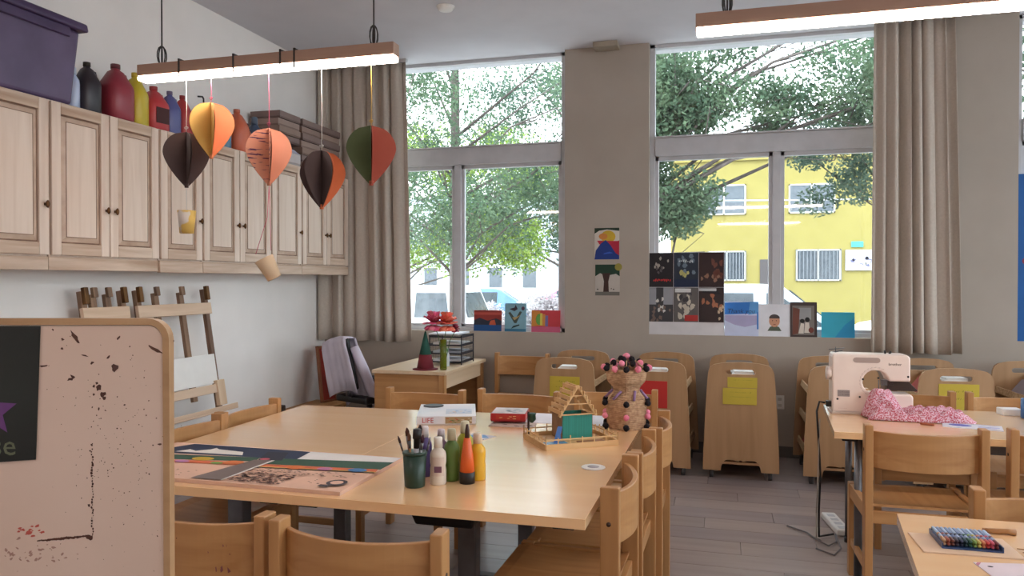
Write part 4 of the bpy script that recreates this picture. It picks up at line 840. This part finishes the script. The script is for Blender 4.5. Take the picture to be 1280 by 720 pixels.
# craft stick house
hs = root('stick_house', (-.652, 3.28, T), R(34), 'craft stick house with teal walls on a fenced stick tray', 'model')
STK = wood('craft_stick', (222, 184, 132), (204, 160, 108), 'x', .6); STD = wood('craft_stick_dark', (150, 116, 84), (128, 96, 66), 'x', .6); TEAL = mat('teal_sticks', (42, 140, 124), (34, 120, 106), rough=.6, scale=3, stretch=(60, 60, 1))
m = MB()
for q in range(9): m.box(-.16, .16, -.13+.029*q, -.13+.029*q+.027, 0, .008)
m.build('tray_base', STK, hs)
for (a, b_) in [((-.165, -.138), (.165, -.138)), ((-.165, .138), (.165, .138)), ((-.165, -.138), (-.165, .138)), ((.165, -.138), (.165, .138))]:
    MB().bar((*a, .012), (*b_, .012), .008, .024).build('tray_edge', STK, hs)
    m = MB()
    nq = 6
    for q in range(nq+1):
        x, y = a[0]+(b_[0]-a[0])*q/nq, a[1]+(b_[1]-a[1])*q/nq; m.bar((x, y, .024), (x, y, .05 if q % 2 else .058), .004, .004)
    m.bar((*a, .042), (*b_, .042), .003, .005); m.build('fence', STK, hs)
H0 = .115; hx0, hx1, hy0, hy1 = -.035, .105, .0, .115
m = MB()
for nm, (x0, x1, y0, y1) in [('front_wall', (hx0, hx1, hy0-.004, hy0)), ('back_wall', (hx0, hx1, hy1, hy1+.004))]:
    m = MB()
    for q in range(10): xx = x0+(x1-x0)*q/10; m.box(xx, xx+.0141, y0, y1, .008, H0)
    m.build(nm, TEAL, hs)
for (x0, x1) in [(hx0-.004, hx0), (hx1, hx1+.004)]:
    m = MB()
    for q in range(8): yy = hy0+(hy1-hy0)*q/8; m.box(x0, x1, yy, yy+.0145, .008, H0)
    m.build('side_wall', STD, hs)
m = MB(); mx_ = (hx0+hx1)/2; hw = (hx1-hx0)/2+.018
for yy in (hy0-.01, hy0+.0, hy1+.006):
    m.bar((mx_-hw, yy, H0-.004), (mx_, yy, H0+.13), .004, .010); m.bar((mx_+hw, yy, H0-.004), (mx_, yy, H0+.13), .004, .010)
m.bar((mx_-hw, hy0-.008, H0+.004), (mx_+hw, hy0-.008, H0+.004), .012, .004); m.bar((mx_-hw*.62, hy0-.008, H0+.05), (mx_+hw*.62, hy0-.008, H0+.05), .010, .004); m.bar((mx_-hw*.35, hy0-.006, H0+.085), (mx_+hw*.35, hy0-.006, H0+.085), .008, .004)
m.build('gable_frame', STK, hs)
m = MB()
for s in (-1, 1):
    for q in range(6): t = .06+q*.16; m.bar((mx_+s*hw*(1-t), hy0-.02, H0+.13*t+.006), (mx_+s*hw*(1-t), hy1+.02, H0+.13*t+.006), .004, .017)
m.build('roof_sticks', STK, hs)
MB().box(-.15, -.04, -.11, -.03, .008, .011).build('pool', paint((110, 160, 200), .2), hs)
MB().bar((-.09, -.06, .01), (-.05, -.01, .07), .02, .004).bar((-.05, -.01, .01), (-.05, -.01, .07), .004, .004).build('slide', paint((70, 120, 190)), hs)
MB().box(.01, .13, -.11, -.05, .008, .012).build('garden_bed', paint((150, 96, 60)), hs)
MB().tube([(-.15, .12, .02), (-.15, .12, .12)], .005, 6).build('post', paint((54, 36, 34)), hs)
MB().lathe([(.006, .07), (.02, .085), (.018, .105), (.022, .112)], 8, (-.135, .118, 0)).build('tree', paint((44, 76, 60)), hs)
# twine basket with pompoms
bk_ = root('twine_basket', (-.452, 3.665, T+.003), R(-23), 'hourglass twine basket with black and pink pompoms on the big table', 'basket')
TW = mat('twine', (206, 172, 138), (170, 132, 102), rough=.9, scale=60, bump=.2); TWP = mat('lilac_twine', (150, 120, 160), rough=.9)
def ringprof(z): return np.interp(z, [0, .03, .13, .17, .20, .225, .25, .28, .315, .345], [.098, .101, .106, .096, .074, .062, .074, .098, .106, .104])
m = MB(); nz = 46
for q in range(nz):
    z = .345*q/(nz-1); rr = float(ringprof(z)); pts = []
    for k in range(6):
        a0, a1 = 2*PI*k/6, 2*PI*(k+1)/6
        for e in (0, .5): pts.append((rr*((1-e)*math.cos(a0)+e*math.cos(a1)), rr*((1-e)*math.sin(a0)+e*math.sin(a1)), z+random.uniform(-.0006, .0006)))
    pts.append(pts[0]); m.tube(pts, .0046, 5, 1 if q in (28, 29, 30, 31) and False else 0, cap=False)
m.build('twine_wall', [TW, TWP], bk_)
m = MB()
for k in range(6):
    a = 2*PI*k/6; m.tube([(float(ringprof(z))*math.cos(a), float(ringprof(z))*math.sin(a), z) for z in np.linspace(0, .345, 14)], .003, 5)
for k in range(6):   # lilac yarn in the waist
    a = 2*PI*(k+.35)/6; m.tube([(.1*math.cos(a), .1*math.sin(a), .175), (.066*math.cos(a+.3), .066*math.sin(a+.3), .222)], .007, 6, 1)
m.build('ribs', [TW, TWP], bk_)
m = MB()
for k in range(6):
    a = 2*PI*k/6; m.tube([(.104*math.cos(a), .104*math.sin(a), .345), (.06*math.cos(a), .06*math.sin(a), .39), (0, 0, .40)], .003, 5)
m.build('lid_frame', TW, bk_)
BP, PK = mat('black_pompom', (24, 18, 24), rough=1), mat('pink_pompom', (226, 120, 146), (236, 150, 170), rough=1)
def pom(x, y, z, s, black): MB().ball((x, y, z*.81), s*.92, n=10, fuzz=.1).build('pompom', BP if black else PK, bk_)
for k in range(6):
    a = 2*PI*k/6
    for z, c_, rr in ((.018, 1, .112), (.078, 0, .116), (.155, 1, .116)): pom(rr*math.cos(a), rr*math.sin(a), z, .0165 if c_ else .0155, c_)
for k in range(12): a = 2*PI*k/12; pom(.108*math.cos(a), .108*math.sin(a), .355, .0165, k % 2 == 0)
for k in range(8): a = 2*PI*k/8+.2; pom(.068*math.cos(a), .068*math.sin(a), .385, .0165, k % 2)
for k in range(4): a = 2*PI*k/4; pom(.03*math.cos(a), .03*math.sin(a), .405, .016, 1)
pom(0, 0, .42, .018, 0)
for k_ in KIDS(bk_):
    k_.scale = (1, 1, .81) if not k_.name.startswith('pompom') else (1, 1, 1)
# ================================================================= SEWING TABLE
sm = root('sewing_machine', (.745, 4.42, T), R(2), 'white sewing machine seen from behind on the right table', 'sewing machine')
SW = mat('sewing_white', (236, 220, 210), (230, 212, 202), rough=.35)
def arc(cx, cz, r_, a0, a1, n=6): return [(cx+r_*math.cos(R(a0+(a1-a0)*i/n)), cz+r_*math.sin(R(a0+(a1-a0)*i/n))) for i in range(n+1)]
# body silhouette (x, z): base, pillar left, arm, head right, round opening
out = [(-.19, .008)]+[(-.192, .30)]+arc(-.175, .305, .015, 180, 95, 3)+[(.155, .318)]+arc(.165, .293, .025, 90, 0, 4)+[(.19, .178), (.085, .178)]+arc(.022, .172, .063, 0, 90, 4)[1:]+arc(.022, .172, .063, 90, 245, 8)+[(.0, .112), (.03, .112), (.19, .112), (.205, .10), (.205, .06), (.205, .008)]
import bmesh as _b
m = MB(); m.prism(out, -.06, .06, 'xz'); m.build('body', SW, sm, bevel=.010, seg=4)
MB().box(-.195, .21, -.075, .075, 0, .012).build('base_plate', paint((206, 190, 180)), sm, bevel=.003)
m = MB(); rg = arc(.022, .172, .076, 60, 285, 16); ri = arc(.022, .172, .082, 60, 285, 16)
m.add([(a, -.0615, b_) for a, b_ in rg]+[(a, -.0615, b_) for a, b_ in ri], [(i, i+1, 18+i-1, 17+i) for i in range(16)]); m.build('opening_ring', paint((220, 200, 190)), sm)
MB().prism(arc(-.075, .287, .014, 90, 270, 5)+arc(.03, .287, .014, -90, 90, 5), -.0625, -.058, 'xz').build('handle_recess', paint((176, 156, 148)), sm)
for (a, b_) in [(-.165, .078), (-.04, .186), (.035, .02+.16+.015), (-.055, .092), (-.03, .04), (.178, .205)]: MB().tube([(a, -.0615, b_), (a, -.058, b_)], .0055, 10).build('screw', BLACK, sm)
art('rating_plate', .06, .034, (150, 138, 136), scribble((90, 80, 80), .1, .9, .3, .08, 8, .04)+scribble((90, 80, 80), .1, .9, .7, .08, 8, .04), (-.135, -.0628, .092), parent=sm, th=.002)
text_obj('brother', .020, paint((96, 74, 70)), sm, (.115, -.0608, .268), (R(90), 0, 0))
text_obj('- - - - -', .014, paint((190, 120, 104)), sm, (-.14, -.0608, .03), (R(90), 0, 0), name='model_marking')
MB().tube([(.05, 0, .178), (.05, 0, .12)], .003, 8).box(.06, .12, -.01, .01, .15, .18).box(.075, .11, -.012, .012, .112, .12).build('needle_bar', METAL, sm)
MB().prism([(.088, .177), (.19, .177), (.235, .13), (.235, .124), (.088, .124)], -.01, .04, 'xz').build('shadow_guard', mat('dark_brown_plastic', (60, 42, 36), rough=.4), sm, bevel=.002)
MB().tube([(-.165, .0, .318), (-.165, 0, .35)], .003, 6).tube([(-.18, .02, .318), (-.13, .0, .33)], .003, 6).tube([(-.2, 0, .335), (-.12, 0, .345)], .0025, 6).build('spool_pin', METAL, sm)
MB().tube([(.08, -.0, .318), (.08, 0, .335)], .005, 8).tube([(.1, 0, .318), (.11, 0, .33)], .006, 8).build('thread_guide', BLACK, sm)
MB().tube([(-.192, -.02, .21), (-.215, -.02, .21)], .035, 20).build('hand_wheel', SW, sm)
MB().box(-.215, -.19, -.03, .0, .03, .06).build('power_socket', BLACK, sm)
# gathered pink cloth: heightfield draped from the needle plate to the table
FAB = mat('pink_spotted_cotton', (220, 190, 204), (184, 84, 98), rough=.9, scale=170, sharp=(.45, .56), detail=1)
nx, ny = 54, 26; vs = []; fs = []
for j in range(ny+1):
    for i in range(nx+1):
        u, v2 = i/nx, j/ny; x = .70+.50*u+.012*math.sin(v2*9+u*5); y = 4.19+.215*v2-.03*u*(1-v2)+.05*max(0, u-.5)
        hill = .115*math.exp(-((u-.17)/.14)**4)*min(1, v2*1.7)**.8
        rid = .018*abs(math.sin(u*13+v2*5))+.012*abs(math.sin(u*29-v2*11))
        edge = min(1, u*14, (1-u)*8, v2*8, (1-v2)*6+.15*(u < .35))
        tail = .032*math.exp(-((u-.66)/.34)**4)
        vs.append((x, y, T+.003+(hill+(tail+rid*1.0)*max(edge, 0))*(1 if edge > .0 else .3)))
for j in range(ny):
    for i in range(nx): k = j*(nx+1)+i; fs.append((k, k+1, k+nx+2, k+nx+1))
m = MB(); m.add(vs, fs, 0, True); o = m.build('fabric', FAB); o.modifiers.new('s', 'SOLIDIFY').thickness = .0015; tag(o, 'crumpled pink and white spotted fabric in front of the sewing machine', 'fabric')
flatart('pattern_envelope', .25, .13, (226, 222, 232), [((110, 110, 190), ell(.3, .5, .2, .25)), ((150, 150, 206), rect(.6, .4, .95, .5)), ((170, 160, 200), rect(.6, .2, .9, .28)), ((120, 60, 80), rect(.0, .86, .9, .9))], 1.14, 4.065, T, R(-14), 'white and violet pattern envelope on the sewing table', 'envelope', .004)
tag(MB().bar((.93, 4.13, T+.006), (.985, 4.10, T+.006), .01, .01).build('chalk', paint((176, 96, 64)), None, bevel=.002), 'short reddish brown chalk stick beside the pattern envelope', 'chalk')
mg = root('blue_mug', (1.515, 4.46, T), R(20), 'blue mug at the right edge of the sewing table', 'mug')
MB().lathe([(.04, 0), (.044, .006), (.044, .10), (.040, .10), (.038, .008)], 24).build('body', paint((40, 96, 160), .3), mg)
MB().tube([(.042, 0, .085), (.072, 0, .075), (.072, 0, .035), (.042, 0, .02)], .006, 8).build('handle', paint((40, 96, 160), .3), mg)
tag(MB().box(-.05, .05, -.04, .04, 0, .035).build('tissue_block', PAPER, None, (1.45, 4.55, T), (0, 0, .1), bevel=.004), 'white block of paper behind the blue mug', 'paper')
# cables and power strip
pc_ = MB().tube([(.528, 4.42, T+.045), (.50, 4.42, T+.05), (.485, 4.4, T), (.49, 4.38, .62), (.505, 4.4, .4), (.50, 4.42, .2), (.51, 4.5, .03), (.56, 4.6, .008), (.60, 4.62, .012)], .0055, 8).build('power_cord', BLACK)
bpy.context.view_layer.update(); pc_.parent = sm; pc_.matrix_parent_inverse = sm.matrix_world.inverted(); pc_['label'] = 'black power cord running down to the floor'
ps_ = root('power_strip', (.635, 4.79, 0), R(8), 'white power strip on the floor beside the sewing table', 'power strip')
MB().box(-.04, .04, -.17, .17, .002, .038).build('body', WHITE, ps_, bevel=.008)
for q in range(4): MB().box(-.02, .02, -.14+.075*q, -.10+.075*q, .036, .0395).build('socket', paint((200, 200, 204)), ps_)
tag(MB().tube([(.61, 4.62, .012), (.60, 4.5, .008), (.55, 4.42, .008), (.50, 4.5, .008), (.46, 4.62, .008), (.40, 4.68, .008), (.36, 4.72, .008)], .0045, 6).tube([(.61, 4.62, .012), (.61, 4.4, .007), (.56, 4.28, .007), (.48, 4.36, .007)], .0045, 6).build('grey_cord', mat('grey_cord', (110, 106, 110), rough=.5)), 'grey cords looping on the floor by the power strip', 'cord')
tag(MB().tube([(.48, 4.36, .2), (.485, 4.35, .35), (.49, 4.36, .5), (.5, 4.4, .7)], .003, 6).tube([(.48, 4.36, .2), (.485, 4.4, .05), (.52, 4.5, .01)], .003, 6).build('thin_cord', mat('pale_cord', (170, 160, 150), rough=.5)), 'thin pale cord hanging beside the black power cord', 'cord')
# ================================================================= PASTEL TABLE
cbd = flatart('cardboard_sheet', .235, .155, (222, 190, 160), [], .62, 2.19, T, R(2), 'tan cardboard sheet under the pastel tray', 'cardboard', .004)
pt = root('pastel_tray', (.625, 2.285, T+.0045), R(1), 'clear tray of oil pastels on the tan cardboard', 'tray')
MB().box(-.072, .072, -.062, .062, 0, .003).box(-.072, -.069, -.062, .062, .003, .014).box(.069, .072, -.062, .062, .003, .014).box(-.072, .072, .059, .062, .003, .014).build('tray', mat('pastel_tray_blue', (60, 84, 130), (40, 60, 100), rough=.3), pt)
PC = [(206, 160, 120), (170, 90, 70), (110, 60, 50), (60, 44, 60), (34, 40, 70), (30, 60, 70), (40, 90, 70), (130, 160, 80), (206, 190, 100), (216, 130, 90), (196, 60, 60), (214, 90, 110), (120, 50, 50)]
pn = ['tan', 'rust', 'brown', 'plum', 'navy', 'petrol', 'green', 'lime', 'yellow', 'orange', 'red', 'pink', 'maroon']
for lay in range(2):
    for k in range(13):
        r = root('oil_pastel', (.625+(-.0625+.0104*k)*math.cos(R(1)), 2.285-.052+.0002*k, T+.0126+.0094*lay), 0, '%s oil pastel, in the %s row of the tray' % (pn[k], ['lower', 'upper'][lay]), 'pastel', 'oil pastels in the tray', rot=(0, 0, R(1)))
        MB().tube([(0, 0, 0), (0, .004, 0), (0, .05, 0)], .0046, 8, radii=[.003, .0045, .0045]).build('pastel_tip', paint(PC[k], .5), r)
        MB().tube([(0, .028, 0), (0, .108, 0)], .0049, 8).build('wrapper', paint([(176, 196, 226), (120, 140, 180)][k % 2], .4), r)
        if k % 1 == 0: MB().tube([(0, .046, 0), (0, .058, 0)], .00505, 8).build('colour_band', paint(PC[k], .5), r)
sk_ = MB().tube([(.70, 2.405, T+.008), (.735, 2.402, T+.008), (.76, 2.405, T+.009), (.782, 2.404, T+.008)], .008, 10, radii=[.006, .008, .0075, .010]); tag(sk_.build('wooden_stylus', BIR['x']), 'short wooden tool lying behind the pastels', 'tool')
flatart('drawing', .19, .13, (226, 210, 216), [((190, 120, 140), [(0, .8), (.1, 1), (.05, 1), (0, .9)]), ((50, 40, 44), ell(.14, .78, .035, .04)), ((206, 150, 160), rect(.3, .3, .6, .34))], .72, 2.03, T, R(10), 'pink tinged paper drawing at the bottom right corner', 'drawing', .002)
for k in range(3): tag(MB().tube([(.742+.004*k, 2.27-.028*k, T+.005), (.86, 2.25-.02*k, T+.005)], .004, 7, radii=[.0012, .004]).build('wooden_pencil', paint([(176, 120, 70), (150, 100, 60), (190, 134, 84)][k])), '%s sharpened wooden pencil beside the pastels' % ['far', 'middle', 'near'][k], 'pencil')
# ================================================================= OUTSIDE
GZ = -.30
MB().box(XR+.17, 60, -30, YB+.2, GZ-.2, GZ).build('ground', mat('asphalt', (150, 148, 146), (132, 130, 128), rough=.9, scale=4), kind='structure')
MB().box(-60, 60, YB+.2, 16.9, GZ-.2, GZ).build('ground', mat('asphalt', (150, 148, 146), (132, 130, 128), rough=.9, scale=4), kind='structure')
MB().box(-60, 60, 17.1, 120, GZ-.2, GZ+.002).build('ground', MC['asphalt'], kind='structure')
MB().box(-60, 60, 16.9, 17.1, GZ-.2, GZ+.08).build('kerb', mat('concrete', (190, 188, 182), rough=.9), kind='structure')
MB().box(-60, 60, YB+.35, 9.5, GZ, GZ+.05).build('pavement', MC['concrete'], kind='structure')
yb = root('apartment_building', (4.6, 30, GZ), 0, 'yellow two storey building with barred windows across the street', 'building')
YW = mat('yellow_render', (140, 129, 70), (134, 123, 65), rough=.85, scale=2)
MB().box(-6.6, 9, 0, 10, 0, 6.25).build('wall', YW, yb); MB().box(-6.7, 9.1, -.1, 10, 6.25, 6.45).build('parapet', YW, yb)
DG = mat('dark_glass', (84, 92, 100), (66, 74, 82), rough=.15); BWH = paint((206, 204, 196), .6)
for (x0, z0, x1, z1) in [(-.82, 3.92, .78, 5.06), (2.3, 3.92, 3.9, 5.0), (5.6, 3.92, 7.2, 5.0), (-.6, 1.42, .78, 2.55), (2.56, 1.42, 4.10, 2.58), (6.4, 1.42, 8, 2.55), (-1.9, 3.92, -1.2, 5.0)]:
    cx = (x0+x1)/2-4.6; hw = (x1-x0)/2; b0 = z0-GZ; hh = z1-z0
    f = MB().box(cx-hw, cx+hw, -.06, -.01, b0, b0+.05).box(cx-hw, cx+hw, -.06, -.01, b0+hh-.05, b0+hh).box(cx-hw, cx-hw+.05, -.06, -.01, b0, b0+hh).box(cx+hw-.05, cx+hw, -.06, -.01, b0, b0+hh).box(cx-.03, cx+.03, -.06, -.01, b0, b0+hh).build('window', BWH, yb)
    MB().box(cx-hw+.05, cx+hw-.05, -.03, -.012, b0+.05, b0+hh-.05).build('pane', DG, f)
    if z0 < 2:
        m = MB()
        for q in range(13): m.box(cx-hw+q*hw/6-.012, cx-hw+q*hw/6+.012, -.12, -.1, b0, b0+hh)
        m.build('window_bars', paint((120, 124, 130)), f)
MB().box(1.29-4.6, 1.85-4.6, -.05, -.01, .3, 2.52).build('door', paint((70, 64, 66)), yb)
MB().box(4.45-4.6, 4.85-4.6, -.05, -.01, 2.95, 3.15).build('sign', paint((60, 170, 170)), yb)
art('mural_panel', .9, .75, (176, 176, 186), blobs((90, 90, 120), 10, .1, .1, .9, .9, .1)+blobs((226, 226, 230), 8, .1, .1, .9, .9, .1), (4.7-4.6, -.08, 2.1), parent=yb, th=.05)
pb_ = root('apartment_building', (-16, 46, GZ), 0, 'pale blue grey building far behind the trees in the left window', 'building')
MB().box(-6, 6, 0, 8, 0, 7).build('wall', paint((196, 206, 216), .8), pb_)
for i in range(5):
    for j in range(2): f = MB().box(-5+2.2*i, -4+2.2*i, -.06, -.01, 1.2+3*j, 2.6+3*j).build('window', BWH, pb_); MB().box(-4.93+2.2*i, -4.07+2.2*i, -.08, -.05, 1.27+3*j, 2.53+3*j).build('pane', DG, f)
MB().box(-6.2, 6.2, -.2, 8, 7, 7.2).build('roof', BWH, pb_)
tag(MB().tube([(-1.6, 20, 3.5)]+[(-1.6+1.16*k, 20, 3.5-.1*math.sin(PI*k/10)) for k in range(1, 10)]+[(10, 20, 3.6)], .02, 5).build('utility_wire', paint((190, 190, 190))), 'pale utility wire crossing in front of the yellow building', 'wire')
def car(x, y, rz, c, label, suv=True, L_=4.6, H_=1.66):
    r = root('car', (x, y, GZ), rz, label, 'car'); W_ = .9; h = L_/2; bz = .95
    P = paint(c, .25); tr = .22 if suv else .9
    low = [(-h, .35), (-h+.04, .78), (-h+.12, bz), (h-1.05, bz), (h-.15, bz-.16), (h, .7), (h, .35), (h-.1, .25), (-h+.1, .25)]
    MB().prism(low, -W_, W_, 'xz').build('body', P, r, bevel=.06, seg=3)
    ca = [(-h+.1, bz-.02), (-h+.1+tr, H_-.06), (-h+.3+tr, H_), (h-2.25, H_), (h-2.0, H_-.05), (h-1.15, bz-.02)]; n = len(ca); vs = []
    for s in (-1, 1): vs += [(a, s*(W_-.03-.16*(z_-bz)/(H_-bz)), z_) for a, z_ in ca]
    m = MB(); m.add(vs, [tuple(range(n)), tuple(range(n, 2*n))[::-1]]+[(i, (i+1) % n, n+(i+1) % n, n+i) for i in range(n)]); m.build('cabin', P, r, bevel=.04, seg=3)
    zl, zh = bz+.07, H_-.14
    for s in (-1, 1):
        yl, yh = s*(W_-.03-.16*(zl-bz)/(H_-bz)+.006), s*(W_-.03-.16*(zh-bz)/(H_-bz)+.006)
        xa, xb, xc = -h+.25+(.1 if suv else .5), h-2.15, h-1.38
        for (p0, p1, q0, q1) in [(xa+.1, xa+.82, xa+.2, xa+.82), (xa+1.03, xa+1.78, xa+1.03, xa+1.78), (xa+1.98, xc, xa+1.98, xb+.02)]:
            if p1-p0 > .15 and q1 > q0: MB().add([(p0, yl, zl), (p1, yl, zl), (q1, yh, zh), (q0, yh, zh), (p0, yl-s*.01, zl), (p1, yl-s*.01, zl), (q1, yh-s*.01, zh), (q0, yh-s*.01, zh)], [(0, 1, 2, 3), (7, 6, 5, 4), (0, 4, 5, 1), (1, 5, 6, 2), (2, 6, 7, 3), (3, 7, 4, 0)]).build('side_window', DG, r)
        for xx in (-h+.85, h-.9):
            MB().tube([(xx, s*(W_-.2), .32), (xx, s*(W_+.01), .32)], .32, 20).build('wheel', mat('tyre', (40, 40, 42), rough=.8), r)
            MB().tube([(xx, s*(W_+.0), .32), (xx, s*(W_+.02), .32)], .19, 14).build('hubcap', METAL, r)
        MB().box(-h-.01, -h+.12, s*W_-.12 if s > 0 else s*W_-.005, s*W_+.005 if s > 0 else s*W_+.12, .68, .92).build('tail_light', paint((196, 40, 40), .3), r)
        MB().box(h-.2, h+.01, s*W_-.3 if s > 0 else s*W_, s*W_ if s > 0 else s*W_+.3, .6, .72).build('headlight', WHITE, r)
    a0, z0, a1, z1 = h-1.2, bz+.02, h-1.93, H_-.09; MB().add([(a0+.03, -.72, z0), (a0+.03, .72, z0), (a1+.03, .6, z1), (a1+.03, -.6, z1), (a0, -.72, z0-.01), (a0, .72, z0-.01), (a1, .6, z1-.01), (a1, -.6, z1-.01)], [(0, 1, 2, 3), (7, 6, 5, 4), (0, 4, 5, 1), (1, 5, 6, 2), (2, 6, 7, 3), (3, 7, 4, 0)]).build('windscreen', DG, r)
    a0, a1 = -h+.12, -h+.08+tr; MB().add([(a0-.03, -.66, bz+.08), (a0-.03, .66, bz+.08), (a1-.03, .58, H_-.14), (a1-.03, -.58, H_-.14), (a0+.02, -.66, bz+.08), (a0+.02, .66, bz+.08), (a1+.02, .58, H_-.14), (a1+.02, -.58, H_-.14)], [(0, 1, 2, 3), (7, 6, 5, 4), (0, 4, 5, 1), (1, 5, 6, 2), (2, 6, 7, 3), (3, 7, 4, 0)]).build('rear_window', DG, r)
    return r
car(.62, 13.5, 0, (206, 214, 224), 'silver grey car parked outside the middle window', H_=1.68)
car(5.1, 17.9, PI, (226, 228, 230), 'white car in the street, far right of the middle window', H_=1.64)
car(-6.95, 14.6, PI, (238, 240, 242), 'white van like car outside the left window, tail to the right', H_=1.64)
car(-7.2, 24, 0, (110, 150, 200), 'pale blue car far away in the left window', suv=False, H_=1.5)
car(-4.6, 28, .1, (200, 120, 140), 'pinkish red car far away in the left window', suv=False, H_=1.5)
car(-12.5, 24, 0, (190, 196, 206), 'silver car far away at the left end of the left window', suv=False, H_=1.5)
# ---------------------------------------------------------------- trees
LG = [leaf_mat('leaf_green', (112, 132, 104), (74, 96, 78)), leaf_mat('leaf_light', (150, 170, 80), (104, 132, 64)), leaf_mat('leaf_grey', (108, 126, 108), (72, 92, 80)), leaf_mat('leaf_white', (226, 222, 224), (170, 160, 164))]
BARK = mat('bark', (104, 94, 90), (74, 66, 62), rough=.95, scale=9, stretch=(1, 1, .3), bump=.4)
def leaves(name, clumps, size, m, parent):
    P = []
    for (x, y, z, r_, n) in clumps:
        d_ = rng.normal(size=(n, 3)); d_ /= np.linalg.norm(d_, axis=1)[:, None]; q = r_*rng.random((n, 1))**.45
        P.append(np.array([[x, y, z]])+d_*q*np.array([[1, 1, .75]]))
    P = np.vstack(P); n = len(P); a = rng.normal(size=(n, 3)); a /= np.linalg.norm(a, axis=1)[:, None]; b_ = np.cross(a, rng.normal(size=(n, 3))); b_ /= np.linalg.norm(b_, axis=1)[:, None]
    s = size*rng.uniform(.6, 1.3, (n, 1)); V = np.stack([P-a*s, P-b_*s*.5, P+a*s, P+b_*s*.5], 1).reshape(-1, 3)
    me = bpy.data.meshes.new(name); me.vertices.add(4*n); me.loops.add(4*n); me.polygons.add(n)
    me.vertices.foreach_set('co', V.ravel().astype(np.float32)); me.loops.foreach_set('vertex_index', np.arange(4*n, dtype=np.int32)); me.polygons.foreach_set('loop_start', np.arange(0, 4*n, 4, dtype=np.int32))
    me.update(); me.validate(); me.materials.append(m); o = bpy.data.objects.new(name, me); COL.objects.link(o); o.parent = parent; o['kind'] = 'stuff'; return o
def tree(x, y, h, clumps, mi, label, tr=.18, size=.06, lean=(0, 0), twigs=True, cat='tree'):
    r = root('tree', (x, y, GZ), 0, label, cat); cl = [(a-x, b_-y, c_-GZ, q, n) for (a, b_, c_, q, n) in clumps]
    MB().tube([(0, 0, 0), (lean[0]*.4, lean[1]*.4, h*.35), (lean[0], lean[1], h*.7), (lean[0]*1.6, lean[1]*1.5, h)], tr, 10, radii=[tr*1.2, tr, tr*.75, tr*.3]).build('trunk', BARK, r)
    bm_ = MB(); R2 = random.Random(int(x*10+y))
    for (a, b_, c_, q, n) in cl[::3]:
        t = min(.95, max(.3, (c_-.8)/h)); s0 = Vector((lean[0]*t, lean[1]*t, h*t*.8)); e0 = Vector((a, b_, c_)); md = (s0+e0)/2+Vector((R2.uniform(-.3, .3), R2.uniform(-.3, .3), R2.uniform(-.1, .4)))
        bm_.tube([s0, md, e0], .05, 6, radii=[tr*.3, tr*.15, .01])
        for _ in range(2): bm_.tube([md, (md+e0)/2+Vector((R2.uniform(-.4, .4), R2.uniform(-.3, .3), R2.uniform(-.3, .3))), e0+Vector((R2.uniform(-.8, .8), R2.uniform(-.5, .5), R2.uniform(-.6, .6)))], .008, 4)
    bm_.build('branches', BARK, r)
    leaves('foliage', cl, size, LG[mi], r); return r
def cl(n, xr, yr, zr, rr, k): return [(random.uniform(*xr), random.uniform(*yr), random.uniform(*zr), random.uniform(*rr), k) for _ in range(n)]
# left window
tree(-4.66, 12.9, 7.5, cl(60, (-6.8, -1.8), (11.6, 14.6), (2.2, 7.0), (.45, .8), 800), 0, 'dark green tree filling the left window', size=.036, tr=.1)
tree(-8.3, 18.5, 6, cl(34, (-9.6, -4.6), (17.5, 19.5), (1.9, 5.2), (.6, 1.0), 700), 1, 'yellow green tree behind the white van at the far left', size=.05, tr=.1)
tree(-3.6, 21, 7, cl(30, (-7, -2.0), (20, 22), (2.2, 7.5), (.7, 1.1), 600), 2, 'grey green tree behind, right part of the left window', size=.06)
# middle window
lc = cl(24, (-1.35, -.2), (9.6, 10.6), (1.95, 3.8), (.3, .5), 900)+cl(30, (-1.2, 2.4), (9.4, 10.8), (3.45, 4.1), (.3, .5), 600)+cl(16, (-1.3, .6), (9.4, 10.8), (4.2, 5.3), (.3, .55), 420)+cl(10, (.7, 2.6), (9.6, 10.6), (4.2, 5.4), (.2, .45), 260)
tree(-1.55, 10.1, 5.2, lc, 0, 'dark leaved street tree behind the pier between left and middle windows', tr=.12, size=.034, lean=(.5, 0))
tree(2.9, 11.6, 5.5, cl(12, (1.0, 2.1), (11, 12), (2.5, 3.7), (.2, .4), 330)+cl(8, (1.9, 4.6), (11, 12.2), (2.2, 5), (.4, .7), 350), 2, 'thin grey green tree in front of the yellow building, right side', tr=.07, size=.034)
# third window
tree(5.2, 10.4, 6, cl(26, (3.0, 7.5), (9.4, 11.4), (1.4, 5.8), (.5, .8), 420), 0, 'green tree outside the third window at the right edge', size=.055)
hg = root('hedge', (-4.6, 18.2, GZ), 0, 'pale sunlit hedge across the street, right part of the left window', 'hedge')
leaves('foliage', [(random.uniform(-1.3, 1.3), random.uniform(-.3, .3), random.uniform(.3, 1.2), .35, 300) for _ in range(30)], .05, LG[3], hg)
MB().tube([(0, 0, 0), (0, 0, .8)], .03, 6).build('stem', BARK, hg)
